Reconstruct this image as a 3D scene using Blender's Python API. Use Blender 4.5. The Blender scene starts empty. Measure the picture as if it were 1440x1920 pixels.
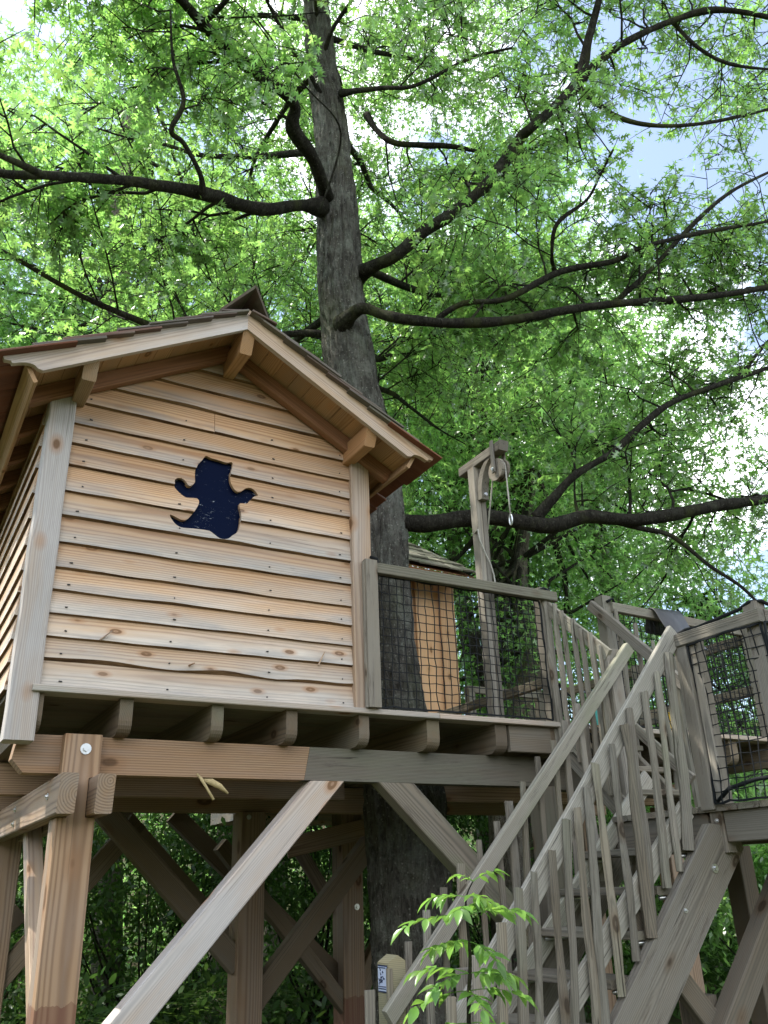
import bpy, math, random
import numpy as np
from mathutils import Vector, Matrix, noise

C = bpy.context.scene
COL = C.collection
R = math.radians
rng = np.random.default_rng(7)
random.seed(7)

# ------------------------------------------------------------------ camera
cam_d = bpy.data.cameras.new('camera')
cam = bpy.data.objects.new('camera', cam_d)
COL.objects.link(cam)
yaw, pitch, roll = -0.53226578, 0.4113795, 0.03675761
sy, cy, sp, cp, sr, cr = math.sin(yaw), math.cos(yaw), math.sin(pitch), math.cos(pitch), math.sin(roll), math.cos(roll)
fwd = Vector((-sy * cp, cy * cp, sp))
rgt = Vector((cy, sy, 0.0))
dwn = -rgt.cross(fwd)
cx_, cy_ = rgt * cr + dwn * sr, dwn * cr - rgt * sr
cam.matrix_world = Matrix(((cx_.x, -cy_.x, -fwd.x, 0.0), (cx_.y, -cy_.y, -fwd.y, 0.0), (cx_.z, -cy_.z, -fwd.z, 1.6), (0, 0, 0, 1)))
cam_d.sensor_fit = 'VERTICAL'
cam_d.sensor_height = 24.0
cam_d.lens = 20.0
cam_d.clip_start, cam_d.clip_end = 0.05, 500.0
C.camera = cam

# ------------------------------------------------------------------ world and sun
SUN_AZ, SUN_EL = R(138), R(56)        # compass angle of the sun in the x/y plane (from +x, counter clockwise) and height
world = bpy.data.worlds.new('World')
C.world = world
world.use_nodes = True
wn, wl = world.node_tree.nodes, world.node_tree.links
wn.clear()
out = wn.new('ShaderNodeOutputWorld')
bg = wn.new('ShaderNodeBackground')
sky = wn.new('ShaderNodeTexSky')
sky.sky_type = 'NISHITA'
sky.sun_disc = False
sky.sun_elevation = SUN_EL
sky.sun_rotation = R(90) - SUN_AZ
sky.air_density, sky.dust_density, sky.ozone_density = 1.0, 1.0, 1.0
tc = wn.new('ShaderNodeTexCoord')
mp = wn.new('ShaderNodeMapping')
mp.inputs['Scale'].default_value = (1.3, 1.3, 1.9)
mp.inputs['Location'].default_value = (8.8, 0.6, 1.5)
nz = wn.new('ShaderNodeTexNoise')
nz.inputs['Scale'].default_value = 1.7
nz.inputs['Detail'].default_value = 7.0
nz.inputs['Roughness'].default_value = 0.55
rp = wn.new('ShaderNodeValToRGB')
rp.color_ramp.elements[0].position = 0.49
rp.color_ramp.elements[1].position = 0.61
rp.color_ramp.elements[0].color = (0.05, 0.05, 0.05, 1)     # thin high haze over the blue
mix = wn.new('ShaderNodeMixRGB')
mix.inputs['Color2'].default_value = (13.5, 13.7, 13.9, 1)     # sunlit cloud, in the sky texture's own units
bg.inputs['Strength'].default_value = 0.15
wl.new(tc.outputs['Generated'], mp.inputs['Vector'])
wl.new(mp.outputs['Vector'], nz.inputs['Vector'])
wl.new(nz.outputs['Fac'], rp.inputs['Fac'])
wl.new(rp.outputs['Color'], mix.inputs['Fac'])
wl.new(sky.outputs['Color'], mix.inputs['Color1'])
wl.new(mix.outputs['Color'], bg.inputs['Color'])
wl.new(bg.outputs['Background'], out.inputs['Surface'])

sun_d = bpy.data.lights.new('sun', 'SUN')
sun = bpy.data.objects.new('sun', sun_d)
COL.objects.link(sun)
sd = Vector((math.cos(SUN_AZ) * math.cos(SUN_EL), math.sin(SUN_AZ) * math.cos(SUN_EL), math.sin(SUN_EL)))
sun.rotation_euler = sd.to_track_quat('Z', 'Y').to_euler()
sun.location = sd * 30
sun_d.energy = 3.9
sun_d.angle = R(0.6)
sun_d.color = (1.0, 0.95, 0.87)

C.view_settings.view_transform = 'Standard'
C.view_settings.look = 'None'
C.view_settings.exposure = 1.22
C.view_settings.gamma = 1.0
C.view_settings.use_curve_mapping = False
C.cycles.max_bounces = 8
C.cycles.transparent_max_bounces = 8
C.cycles.transmission_bounces = 6

# ------------------------------------------------------------------ node helper
class NT:
    def __init__(s, name):
        s.m = bpy.data.materials.new(name)
        s.m.use_nodes = True
        s.t = s.m.node_tree
        s.t.nodes.clear()
    def n(s, kind, **kw):
        nd = s.t.nodes.new(kind)
        for k, v in kw.items():
            if k.startswith('i_'):
                key = k[2:]
                nd.inputs[int(key) if key.isdigit() else key.replace('_', ' ')].default_value = v
            else:
                setattr(nd, k, v)
        return nd
    def l(s, a, b): s.t.links.new(a, b)
    def math(s, op, a, b=None, c=None, clamp=False):
        nd = s.t.nodes.new('ShaderNodeMath'); nd.operation = op; nd.use_clamp = clamp
        for i, v in enumerate((a, b, c)):
            if v is None: continue
            if isinstance(v, (int, float)): nd.inputs[i].default_value = v
            else: s.l(v, nd.inputs[i])
        return nd.outputs[0]
    def mixc(s, f, a, b, bt='MIX'):
        nd = s.t.nodes.new('ShaderNodeMixRGB'); nd.blend_type = bt
        for i, v in enumerate((f, a, b)):
            if isinstance(v, (int, float)): nd.inputs[i].default_value = v if i == 0 else (v, v, v, 1)
            elif isinstance(v, tuple): nd.inputs[i].default_value = (*v, 1)
            else: s.l(v, nd.inputs[i])
        return nd.outputs[0]
    def ramp(s, f, a, b, ca=(0, 0, 0), cb=(1, 1, 1)):
        nd = s.t.nodes.new('ShaderNodeValToRGB')
        nd.color_ramp.elements[0].position, nd.color_ramp.elements[1].position = a, b
        nd.color_ramp.elements[0].color, nd.color_ramp.elements[1].color = (*ca, 1), (*cb, 1)
        s.l(f, nd.inputs[0]); return nd.outputs[0]
    def scale(s, v, sc, off=None):
        a = s.n('ShaderNodeVectorMath', operation='MULTIPLY'); s.l(v, a.inputs[0]); a.inputs[1].default_value = sc
        if off is None: return a.outputs[0]
        b = s.n('ShaderNodeVectorMath', operation='ADD'); s.l(a.outputs[0], b.inputs[0])
        if isinstance(off, tuple): b.inputs[1].default_value = off
        else: s.l(off, b.inputs[1])
        return b.outputs[0]
    def noise(s, v, sc=1.0, det=3.0, rough=0.5, dist=0.0):
        nd = s.n('ShaderNodeTexNoise'); nd.inputs['Scale'].default_value = sc; nd.inputs['Detail'].default_value = det
        nd.inputs['Roughness'].default_value = rough; nd.inputs['Distortion'].default_value = dist
        s.l(v, nd.inputs['Vector']); return nd.outputs['Fac']
    def finish(s, col, rough, height=None, bump=0.3, dist=0.004, spec=0.25):
        o = s.n('ShaderNodeOutputMaterial'); b = s.n('ShaderNodeBsdfPrincipled')
        b.inputs['Specular IOR Level'].default_value = spec
        if isinstance(col, tuple): b.inputs['Base Color'].default_value = (*col, 1)
        else: s.l(col, b.inputs['Base Color'])
        if isinstance(rough, (int, float)): b.inputs['Roughness'].default_value = rough
        else: s.l(rough, b.inputs['Roughness'])
        if height is not None:
            bp = s.n('ShaderNodeBump'); bp.inputs['Strength'].default_value = bump; bp.inputs['Distance'].default_value = dist
            s.l(height, bp.inputs['Height']); s.l(bp.outputs[0], b.inputs['Normal'])
        s.l(b.outputs[0], o.inputs[0]); return s.m

# object colour channels drive the wood: red = weathering, green = orange heartwood, blue = moss
def wood(name, fresh, dark, weath, orange=(0.50, 0.25, 0.10), grad=0.0, ring=34.0, knot=(3.0, 1.0, 7.0), kth=0.115, bump=0.35, rough=0.72, paint_below=None, crack=0.35, mild=0.45, bvar=0.30):
    t = NT(name)
    co = t.n('ShaderNodeTexCoord'); oi = t.n('ShaderNodeObjectInfo'); r = oi.outputs['Random']
    off = t.n('ShaderNodeCombineXYZ')
    t.l(t.math('MULTIPLY', r, 31.7), off.inputs[0]); t.l(t.math('MULTIPLY', r, 17.3), off.inputs[1]); t.l(t.math('MULTIPLY', r, 53.1), off.inputs[2])
    p = co.outputs['Object']; off = off.outputs[0]
    large = t.noise(t.scale(p, (0.9, 4.0, 4.0), off), 1.0, 3.0, 0.6)
    streak = t.noise(t.scale(p, (1.1, 22.0, 22.0), off), 1.0, 4.0, 0.6)
    fibre = t.noise(t.scale(p, (5.0, 150.0, 150.0), off), 1.0, 3.0, 0.6)
    roff = t.n('ShaderNodeCombineXYZ')
    t.l(t.math('MULTIPLY', r, 9.0), roff.inputs[0])
    t.l(t.math('MULTIPLY_ADD', t.math('FRACT', t.math('MULTIPLY', r, 7.13)), 0.10, 0.01), roff.inputs[1])
    t.l(t.math('MULTIPLY_ADD', t.math('FRACT', t.math('MULTIPLY', r, 13.7)), 0.16, -0.08), roff.inputs[2])
    wv = t.n('ShaderNodeTexWave', wave_type='RINGS', rings_direction='X')
    wv.inputs['Scale'].default_value = ring; wv.inputs['Distortion'].default_value = 9.0
    wv.inputs['Detail'].default_value = 2.0; wv.inputs['Detail Scale'].default_value = 0.09; wv.inputs['Detail Roughness'].default_value = 0.45
    t.l(t.scale(p, (0.30, 1.0, 1.0), roff.outputs[0]), wv.inputs['Vector'])
    rings = t.math('POWER', wv.outputs['Fac'], 2.2)
    kv = t.n('ShaderNodeTexVoronoi'); kv.inputs['Scale'].default_value = 1.0
    t.l(t.scale(p, knot, off), kv.inputs['Vector'])
    kd = kv.outputs['Distance']
    near = t.ramp(kd, kth * 0.9, kth * 1.7, (1, 1, 1), (0, 0, 0))
    kring = t.ramp(t.math('SINE', t.math('MULTIPLY', kd, 55.0 / (kth * 8))), 0.3, 0.9)
    core = t.math('MULTIPLY', t.ramp(kd, kth * 0.75, kth * 0.95, (1, 1, 1), (0, 0, 0)), t.math('MULTIPLY_ADD', kring, -0.5, 1.0))
    c = t.mixc(t.math('MULTIPLY', rings, t.math('MULTIPLY_ADD', streak, 0.9, 0.30)), fresh, dark)
    c = t.mixc(t.math('MULTIPLY', fibre, 0.35), c, dark)
    sep = t.n('ShaderNodeSeparateColor'); t.l(oi.outputs['Color'], sep.inputs[0])
    c = t.mixc(t.math('MULTIPLY', sep.outputs[1], t.ramp(large, 0.32, 0.62)), c, t.mixc(t.math('MULTIPLY', rings, 0.5), orange, tuple(x * 0.55 for x in orange)))
    w = t.math('ADD', sep.outputs[0], t.math('MULTIPLY_ADD', large, 1.5, -0.75))
    w = t.math('ADD', w, t.math('MULTIPLY_ADD', streak, 0.7, -0.35))
    if grad:
        gz = t.n('ShaderNodeSeparateXYZ'); t.l(co.outputs['Generated'], gz.inputs[0])
        w = t.math('ADD', w, t.math('MULTIPLY_ADD', gz.outputs[2], -grad, grad * 0.5))
    w = t.math('MINIMUM', t.math('MAXIMUM', w, 0.0), 0.93)
    wc = t.mixc(fibre, tuple(x * 0.72 for x in weath), tuple(min(x * 1.22, 0.9) for x in weath))
    wc = t.mixc(t.math('MULTIPLY', rings, 0.48), wc, tuple(x * 0.6 for x in weath))
    c = t.mixc(w, c, wc)
    c = t.mixc(t.math('MULTIPLY', sep.outputs[2], t.ramp(large, 0.42, 0.62)), c, (0.17, 0.19, 0.085))
    c = t.mixc(t.math('MULTIPLY', near, 0.55), c, tuple(x * 0.8 for x in orange))
    c = t.mixc(t.math('MULTIPLY', core, 0.8), c, tuple(x * 0.28 for x in orange))
    bw = t.math('MULTIPLY_ADD', t.math('FRACT', t.math('MULTIPLY', r, 29.3)), bvar, 1.0 - bvar * 0.5)
    c = t.mixc(1.0, c, bw, 'MULTIPLY')
    if grad:
        st_ = t.ramp(t.noise(t.scale(p, (2.0, 1.0, 11.0), off), 1.0, 4.0, 0.6), 0.44, 0.66)
        c = t.mixc(t.math('MULTIPLY', t.math('MULTIPLY', st_, t.ramp(gz.outputs[2], 0.12, 0.72, (1, 1, 1), (0, 0, 0))), 0.60), c, (0.27, 0.268, 0.265))
        wavy = t.noise(t.scale(p, (1.3, 1.0, 2.0), off), 1.0, 3.0, 0.5)
        up_ = t.math('MULTIPLY', t.ramp(t.math('ADD', gz.outputs[2], t.math('MULTIPLY_ADD', wavy, 1.1, -0.55)), 0.44, 0.56), t.math('MULTIPLY_ADD', t.math('FRACT', t.math('MULTIPLY', r, 41.7)), 0.45, 0.05))
        c = t.mixc(up_, c, t.mixc(rings, (0.47, 0.295, 0.165), (0.31, 0.17, 0.085)))
    # black mildew streaks
    mil = t.ramp(t.noise(t.scale(p, (2.5, 26.0, 26.0), off), 1.0, 6.0, 0.75), 0.56 if mild > 0.6 else 0.62, 0.70 if mild > 0.6 else 0.74)
    c = t.mixc(t.math('MULTIPLY', mil, mild), c, (0.09, 0.075, 0.06))
    ck = t.noise(t.scale(p, (1.6, 75.0, 75.0), off), 1.0, 2.0, 0.5, 0.3)
    ckm = t.math('MULTIPLY', t.ramp(ck, 0.655, 0.70), t.ramp(large, 0.40, 0.58))
    c = t.mixc(t.math('MULTIPLY', ckm, crack), c, (0.035, 0.028, 0.022))
    if paint_below is not None:
        ge = t.n('ShaderNodeNewGeometry'); gs = t.n('ShaderNodeSeparateXYZ'); t.l(ge.outputs['Position'], gs.inputs[0])
        edge = t.math('ADD', gs.outputs[2], t.math('MULTIPLY_ADD', streak, 0.09, -0.045))
        c = t.mixc(t.math('MULTIPLY', t.math('LESS_THAN', edge, paint_below), t.math('MULTIPLY_ADD', streak, 0.9, 0.15)), c, (0.14, 0.055, 0.035))
    h = t.math('ADD', t.math('MULTIPLY', fibre, 0.6), t.math('ADD', t.math('MULTIPLY', rings, 0.45), t.math('MULTIPLY_ADD', ckm, -1.5 * crack, t.math('MULTIPLY', near, 0.6))))
    return t.finish(c, rough, h, bump, 0.003, 0.2)

M = {}
M['larch'] = wood('larch_cladding', (0.58, 0.39, 0.225), (0.30, 0.155, 0.075), (0.56, 0.505, 0.435), (0.47, 0.235, 0.10), grad=0.9, ring=24, knot=(3.4, 1.0, 8.0), kth=0.14, bump=0.5)
M['cabinwall'] = wood('brightened_wall_board', (0.74, 0.47, 0.26), (0.48, 0.26, 0.12), (0.62, 0.45, 0.30), (0.60, 0.32, 0.14), knot=(2.4, 4.0, 4.0), kth=0.12)  # wall boards brightened in colour to offset the tree shade
M['post'] = wood('larch_post', (0.55, 0.39, 0.235), (0.28, 0.16, 0.085), (0.50, 0.475, 0.45), knot=(2.4, 4.0, 4.0), kth=0.13)
for nm_, pb_ in (('frame', None), ('frame_painted', 1.10), ('frame_painted_low', 0.60)):
    M[nm_] = wood('timber_' + nm_, (0.36, 0.25, 0.155), (0.16, 0.095, 0.055), (0.31, 0.285, 0.25), (0.31, 0.165, 0.08), knot=(2.0, 4.0, 4.0), kth=0.16, ring=22, bump=0.5, paint_below=pb_)
M['soffit'] = wood('soffit_board', (0.46, 0.29, 0.15), (0.27, 0.15, 0.07), (0.33, 0.26, 0.18), knot=(2.4, 4.0, 4.0))
M['rafter'] = wood('rafter_timber', (0.27, 0.14, 0.075), (0.16, 0.075, 0.04), (0.26, 0.17, 0.11), (0.30, 0.12, 0.05), knot=(2.4, 4.0, 4.0))
M['shingle'] = wood('roof_shingle', (0.15, 0.062, 0.036), (0.06, 0.025, 0.016), (0.14, 0.125, 0.11), (0.24, 0.09, 0.045), ring=46, kth=0.02)
M['grey'] = wood('weathered_timber', (0.245, 0.20, 0.138), (0.072, 0.06, 0.044), (0.245, 0.228, 0.192), (0.17, 0.12, 0.075), knot=(2.4, 5.0, 5.0), kth=0.12, bump=0.8, rough=0.85, crack=0.9, mild=0.85, bvar=0.6)  # heavier mildew and tone spread also paint in crevice shade contrast
M['greylight'] = wood('bleached_timber', (0.40, 0.35, 0.26), (0.16, 0.135, 0.10), (0.40, 0.38, 0.325), (0.20, 0.15, 0.09), knot=(2.4, 5.0, 5.0), kth=0.12, bump=0.8, rough=0.85, crack=0.9, mild=0.7, bvar=0.3)
M['under'] = wood('deck_timber', (0.205, 0.155, 0.10), (0.09, 0.066, 0.043), (0.175, 0.162, 0.132), (0.17, 0.105, 0.055), knot=(2.4, 4.0, 4.0), kth=0.13, rough=0.8)
M['green'] = wood('treated_post', (0.42, 0.37, 0.22), (0.25, 0.21, 0.11), (0.36, 0.34, 0.26), (0.36, 0.29, 0.14), knot=(2.4, 5.0, 5.0))

def bark(name, base, pale, lich, sc=1.0, moss=0.3, lamt=0.62):
    t = NT(name)
    co = t.n('ShaderNodeTexCoord'); p = co.outputs['Object']
    ridge = t.noise(t.scale(p, (24 * sc, 24 * sc, 5.0 * sc)), 1.0, 6.0, 0.68, 1.4)
    fine = t.noise(p, 60.0 * sc, 4.0, 0.6)
    patch = t.noise(p, 4.2 * sc, 8.0, 0.75)
    spk = t.n('ShaderNodeTexVoronoi'); spk.inputs['Scale'].default_value = 26.0; t.l(p, spk.inputs['Vector'])
    c = t.mixc(t.ramp(ridge, 0.40, 0.56), tuple(x * 0.14 for x in base), base)
    c = t.mixc(t.math('MULTIPLY', fine, 0.5), c, tuple(x * 1.7 for x in base))
    c = t.mixc(t.math('MULTIPLY', t.ramp(patch, lamt - 0.1, lamt + 0.06), fine), c, lich)
    c = t.mixc(t.math('MULTIPLY', t.ramp(spk.outputs['Distance'], 0.10, 0.22, (1, 1, 1), (0, 0, 0)), 0.6 if sc < 1.5 else 0.22), c, pale)
    m2 = t.noise(t.scale(p, (2.0, 2.0, 1.2), (5, 3, 1)), 1.0, 5.0, 0.65)
    c = t.mixc(t.math('MULTIPLY', t.ramp(m2, 0.52, 0.68), moss), c, (0.085, 0.10, 0.028))
    h = t.math('ADD', t.math('MULTIPLY', ridge, 1.0), t.math('MULTIPLY', fine, 0.4))
    return t.finish(c, 0.92, h, 1.0, 0.05, 0.1)

M['bark'] = bark('oak_bark', (0.108, 0.102, 0.087), (0.36, 0.36, 0.31), (0.26, 0.28, 0.235), lamt=0.56)
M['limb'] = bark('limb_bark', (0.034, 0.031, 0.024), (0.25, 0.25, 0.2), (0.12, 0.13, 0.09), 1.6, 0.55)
M['farbark'] = bark('far_bark', (0.14, 0.12, 0.095), (0.3, 0.3, 0.26), (0.26, 0.27, 0.22), 1.0, 0.5)

def leafmat(name, top, back, trans, tmix=0.5, var=0.35, gloss=0.06):
    t = NT(name)
    ge = t.n('ShaderNodeNewGeometry'); r = ge.outputs['Random Per Island']
    oi = t.n('ShaderNodeObjectInfo')
    rr = t.math('FRACT', t.math('ADD', r, oi.outputs['Random']))
    wp = t.noise(ge.outputs['Position'], 0.9, 3.0, 0.6)
    v = t.math('MULTIPLY', t.math('MULTIPLY_ADD', rr, 2 * var, 1.0 - var), t.math('MULTIPLY_ADD', wp, 1.3, 0.45))
    hue = t.math('FRACT', t.math('MULTIPLY', rr, 7.77))
    ct = t.mixc(t.math('MULTIPLY', hue, 0.5), top, (top[0] * 1.7, top[1] * 1.25, top[2] * 0.9))
    tr = t.mixc(t.math('MULTIPLY', hue, 0.5), trans, (trans[0] * 1.45, trans[1] * 1.1, trans[2] * 0.8))
    ct = t.mixc(1.0, ct, v, 'MULTIPLY'); tr = t.mixc(1.0, tr, v, 'MULTIPLY')
    cb = t.mixc(ge.outputs['Backfacing'], ct, t.mixc(1.0, v, back, 'MULTIPLY'))
    o = t.n('ShaderNodeOutputMaterial')
    d = t.n('ShaderNodeBsdfDiffuse'); tl = t.n('ShaderNodeBsdfTranslucent'); g = t.n('ShaderNodeBsdfGlossy')
    g.inputs['Roughness'].default_value = 0.32; g.inputs['Color'].default_value = (0.9, 0.95, 0.9, 1)
    m1 = t.n('ShaderNodeMixShader'); m1.inputs[0].default_value = tmix
    m2 = t.n('ShaderNodeMixShader'); m2.inputs[0].default_value = gloss
    t.l(cb, d.inputs['Color']); t.l(tr, tl.inputs['Color'])
    t.l(d.outputs[0], m1.inputs[1]); t.l(tl.outputs[0], m1.inputs[2])
    t.l(m1.outputs[0], m2.inputs[1]); t.l(g.outputs[0], m2.inputs[2]); t.l(m2.outputs[0], o.inputs[0])
    return t.m
M['oakleaf'] = leafmat('oak_leaf', (0.085, 0.172, 0.046), (0.125, 0.21, 0.08), (0.265, 0.53, 0.125), 0.56, 0.55, 0.08)
M['farleaf'] = leafmat('far_leaf', (0.085, 0.172, 0.048), (0.115, 0.205, 0.075), (0.265, 0.53, 0.14), 0.58, 0.5)
M['darkleaf'] = leafmat('shaded_shrub_leaf', (0.038, 0.085, 0.022), (0.05, 0.10, 0.035), (0.09, 0.19, 0.035), 0.42, 0.4, 0.02)  # darkened leaf colour carries the shade under deck and trees
M['fern'] = leafmat('fern_leaf', (0.06, 0.13, 0.03), (0.08, 0.15, 0.05), (0.13, 0.26, 0.05), 0.45)
M['ashleaf'] = leafmat('ash_leaf', (0.10, 0.22, 0.045), (0.14, 0.26, 0.08), (0.20, 0.40, 0.07), 0.42, 0.35, 0.03)
def plain(name, col, rough=0.6, metal=0.0, spec=0.4, nz=0.0):
    t = NT(name)
    co = t.n('ShaderNodeTexCoord')
    f = t.noise(co.outputs['Object'], 40.0, 4.0, 0.6)
    c = t.mixc(f, tuple(x * (1 - nz) for x in col), tuple(x * (1 + nz) for x in col))
    m = t.finish(c, rough, f, 0.15, 0.002, spec)
    m.node_tree.nodes['Principled BSDF'].inputs['Metallic'].default_value = metal
    return m
M['steel'] = plain('galvanised_steel', (0.62, 0.63, 0.63), 0.35, 0.9, 0.5, 0.1)
M['nail'] = plain('dark_nail', (0.06, 0.06, 0.06), 0.5, 0.6)
M['net'] = plain('black_net_cord', (0.010, 0.012, 0.013), 0.75, 0, 0.2, 0.3)
M['rope'] = plain('hemp_rope', (0.36, 0.35, 0.30), 0.9, 0, 0.1, 0.3)
M['rubber'] = plain('black_rubber', (0.035, 0.036, 0.038), 0.42, 0, 0.5, 0.2)
M['teal'] = plain('teal_panel', (0.05, 0.33, 0.28), 0.5)
M['yellow'] = plain('yellow_panel', (0.65, 0.42, 0.03), 0.5)
M['signwhite'] = plain('sign_face', (0.52, 0.58, 0.72), 0.4)
M['signblue'] = plain('sign_print', (0.02, 0.03, 0.08), 0.4)
t = NT('waney_edge')
co = t.n('ShaderNodeTexCoord'); oi = t.n('ShaderNodeObjectInfo')
of_ = t.n('ShaderNodeCombineXYZ'); t.l(t.math('MULTIPLY', oi.outputs['Random'], 40.0), of_.inputs[0])
wa = t.noise(t.scale(co.outputs['Object'], (3.0, 20.0, 20.0), of_.outputs[0]), 1.0, 5.0, 0.65)
wb = t.noise(t.scale(co.outputs['Object'], (30.0, 120.0, 120.0), of_.outputs[0]), 1.0, 3.0, 0.6)
M['barkwane'] = t.finish(t.mixc(t.math('MULTIPLY', wb, 0.6), t.mixc(t.ramp(wa, 0.42, 0.62), (0.27, 0.165, 0.085), (0.085, 0.048, 0.028)), (0.06, 0.035, 0.02)), 0.9, wb, 0.7, 0.006, 0.1)
M['twig'] = plain('dead_twig_bark', (0.42, 0.33, 0.17), 0.9, 0, 0.1, 0.5)
t = NT('dark_blue_acrylic')
co = t.n('ShaderNodeTexCoord')
cr1 = t.noise(t.scale(co.outputs['Object'], (9, 1, 16)), 1.0, 5.0, 0.6, 1.2)
scr = t.ramp(t.noise(t.scale(co.outputs['Object'], (16, 1, 60)), 1.0, 6.0, 0.75, 1.5), 0.60, 0.66)
msk = t.ramp(t.noise(co.outputs['Object'], 7.0, 2.0), 0.50, 0.60)
M['acrylic'] = t.finish(t.mixc(t.math('MULTIPLY', scr, msk), (0.004, 0.007, 0.024), (0.42, 0.46, 0.52)), 0.10, cr1, 0.05, 0.01, 0.04)
t = NT('forest_floor')
co = t.n('ShaderNodeTexCoord'); pp = co.outputs['Object']
M['ground'] = t.finish(t.mixc(t.ramp(t.noise(pp, 2.2, 8.0, 0.7), 0.4, 0.6), (0.06, 0.045, 0.028), (0.05, 0.075, 0.025)), 0.95, t.noise(pp, 14.0, 6.0), 0.8, 0.08, 0.1)

# ------------------------------------------------------------------ object helpers
WM = {}
def tag(o, label=None, cat=None, group=None, kind=None):
    if label: o['label'] = label
    if cat: o['category'] = cat
    if group: o['group'] = group
    if kind: o['kind'] = kind
    return o
def thing(name, label, cat, loc=(0, 0, 0), group=None):
    o = bpy.data.objects.new(name, None); COL.objects.link(o)
    o.empty_display_size = 0.2
    o.location = loc; WM[o.name] = Matrix.Translation(loc)
    return tag(o, label, cat, group)
def place(o, Mw, parent=None):
    WM[o.name] = Mw.copy()
    if parent is not None:
        o.parent = parent
        o.matrix_basis = WM[parent.name].inverted() @ Mw
    else:
        o.matrix_basis = Mw
def obj(name, V, F, mat, parent=None, Mw=Matrix.Identity(4), smooth=False, label=None, kind=None, col=None):
    me = bpy.data.meshes.new(name)
    me.from_pydata([tuple(v) for v in V], [], F)
    if smooth: me.shade_smooth()
    me.materials.append(mat)
    o = bpy.data.objects.new(name, me); COL.objects.link(o)
    place(o, Mw, parent)
    if col: o.color = (*col, 1)
    return tag(o, label, None, None, kind)
def copy_part(src, Mw, parent, col=None):
    o = src.copy(); COL.objects.link(o); place(o, Mw, parent)
    if col: o.color = (*col, 1)
    return o
def frame(p, ex, ez):
    ex = Vector(ex).normalized(); ez = Vector(ez); ez = (ez - ex * ez.dot(ex)).normalized(); ey = ez.cross(ex)
    return Matrix(((ex.x, ey.x, ez.x, p[0]), (ex.y, ey.y, ez.y, p[1]), (ex.z, ey.z, ez.z, p[2]), (0, 0, 0, 1)))
def sweep(rings, closed=True):
    V, F = [], []
    n = len(rings[0])
    for r_ in rings: V += r_
    for i in range(len(rings) - 1):
        for j in range(n):
            k = (j + 1) % n
            F.append((i * n + j, i * n + k, (i + 1) * n + k, (i + 1) * n + j))
    F.append(tuple(reversed(range(n)))); F.append(tuple(range((len(rings) - 1) * n, len(rings) * n)))
    return V, F
def timber(name, p0, p1, w, h, mat, parent, up=(0, 0, 1), cut0=(0, 0), cut1=(0, 0), bev=0.005, segs=1, wob=0.0, col=None, label=None, taper=1.0, round_end=False):
    """squared timber from p0 to p1 (centre line); local x along it, w across (local y), h along local z; cuts slope the two ends"""
    p0, p1 = Vector(p0), Vector(p1); L = (p1 - p0).length
    upv = Vector(up)
    if abs((p1 - p0).normalized().dot(upv)) > 0.95: upv = Vector((0, 1, 0))
    Mw = frame((p0 + p1) / 2, p1 - p0, upv)
    b = min(bev, w * 0.3, h * 0.3)
    def sec(x, s, dy=0, dz=0):
        a, c = w / 2 * s, h / 2 * s
        return [(x, y + dy, z + dz) for y, z in ((-a + b, -c), (a - b, -c), (a, -c + b), (a, c - b), (a - b, c), (-a + b, c), (-a, c - b), (-a, -c + b))]
    rings = []
    ph = random.uniform(0, 100)
    for i in range(segs + 1):
        u = i / segs; x = -L / 2 + L * u; s = 1 + (taper - 1) * u
        dy = dz = 0.0
        if wob:
            dy = wob * noise.noise(Vector((x * 2.3 + ph, 0, 0))); dz = wob * noise.noise(Vector((x * 2.3 + ph, 7, 0)))
            s *= 1 + 1.5 * wob / max(w, h) * noise.noise(Vector((x * 4 + ph, 3, 0)))
        r_ = sec(x, s, dy, dz)
        if i == 0: r_ = [(q[0] + cut0[0] * q[1] + cut0[1] * q[2], q[1], q[2]) for q in r_]
        if i == segs: r_ = [(q[0] + cut1[0] * q[1] + cut1[1] * q[2], q[1], q[2]) for q in r_]
        rings.append(r_)
    V, F = sweep(rings)
    return obj(name, V, F, mat, parent, Mw, col=col, label=label)
def prism(name, pts, d, mat, parent, Mw, col=None, label=None, kind=None):
    """outline pts in local x/z, extruded from local y=0 to y=d"""
    n = len(pts)
    V = [(x, 0, z) for x, z in pts] + [(x, d, z) for x, z in pts]
    F = [tuple(range(n)), tuple(reversed(range(n, 2 * n)))] + [(i, i + n, (i + 1) % n + n, (i + 1) % n) for i in range(n)]
    me_o = obj(name, V, F, mat, parent, Mw, col=col, label=label, kind=kind)
    return me_o
def tube_vf(path, rad, n=6, V=None, F=None, cap=True):
    V = [] if V is None else V; F = [] if F is None else F
    P = [Vector(p) for p in path]
    if isinstance(rad, (int, float)): rad = [rad] * len(P)
    base = len(V); prev = None
    for i, p in enumerate(P):
        tg = (P[min(i + 1, len(P) - 1)] - P[max(i - 1, 0)]).normalized()
        if prev is None:
            a = tg.orthogonal().normalized()
        else:
            a = (prev - tg * prev.dot(tg)).normalized()
        prev = a; b = tg.cross(a)
        for k in range(n):
            th = 2 * math.pi * k / n
            V.append(tuple(p + (a * math.cos(th) + b * math.sin(th)) * rad[i]))
        if i:
            o0 = base + (i - 1) * n; o1 = base + i * n
            for k in range(n):
                F.append((o0 + k, o0 + (k + 1) % n, o1 + (k + 1) % n, o1 + k))
    if cap:
        F.append(tuple(reversed(range(base, base + n)))); F.append(tuple(range(len(V) - n, len(V))))
    return V, F
def tube(name, path, rad, mat, parent=None, n=8, smooth=True, label=None, kind=None, col=None):
    c = sum((Vector(p) for p in path), Vector()) / len(path)
    V, F = tube_vf([Vector(p) - c for p in path], rad, n)
    return obj(name, V, F, mat, parent, Matrix.Translation(c), smooth, label, kind, col)
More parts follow.
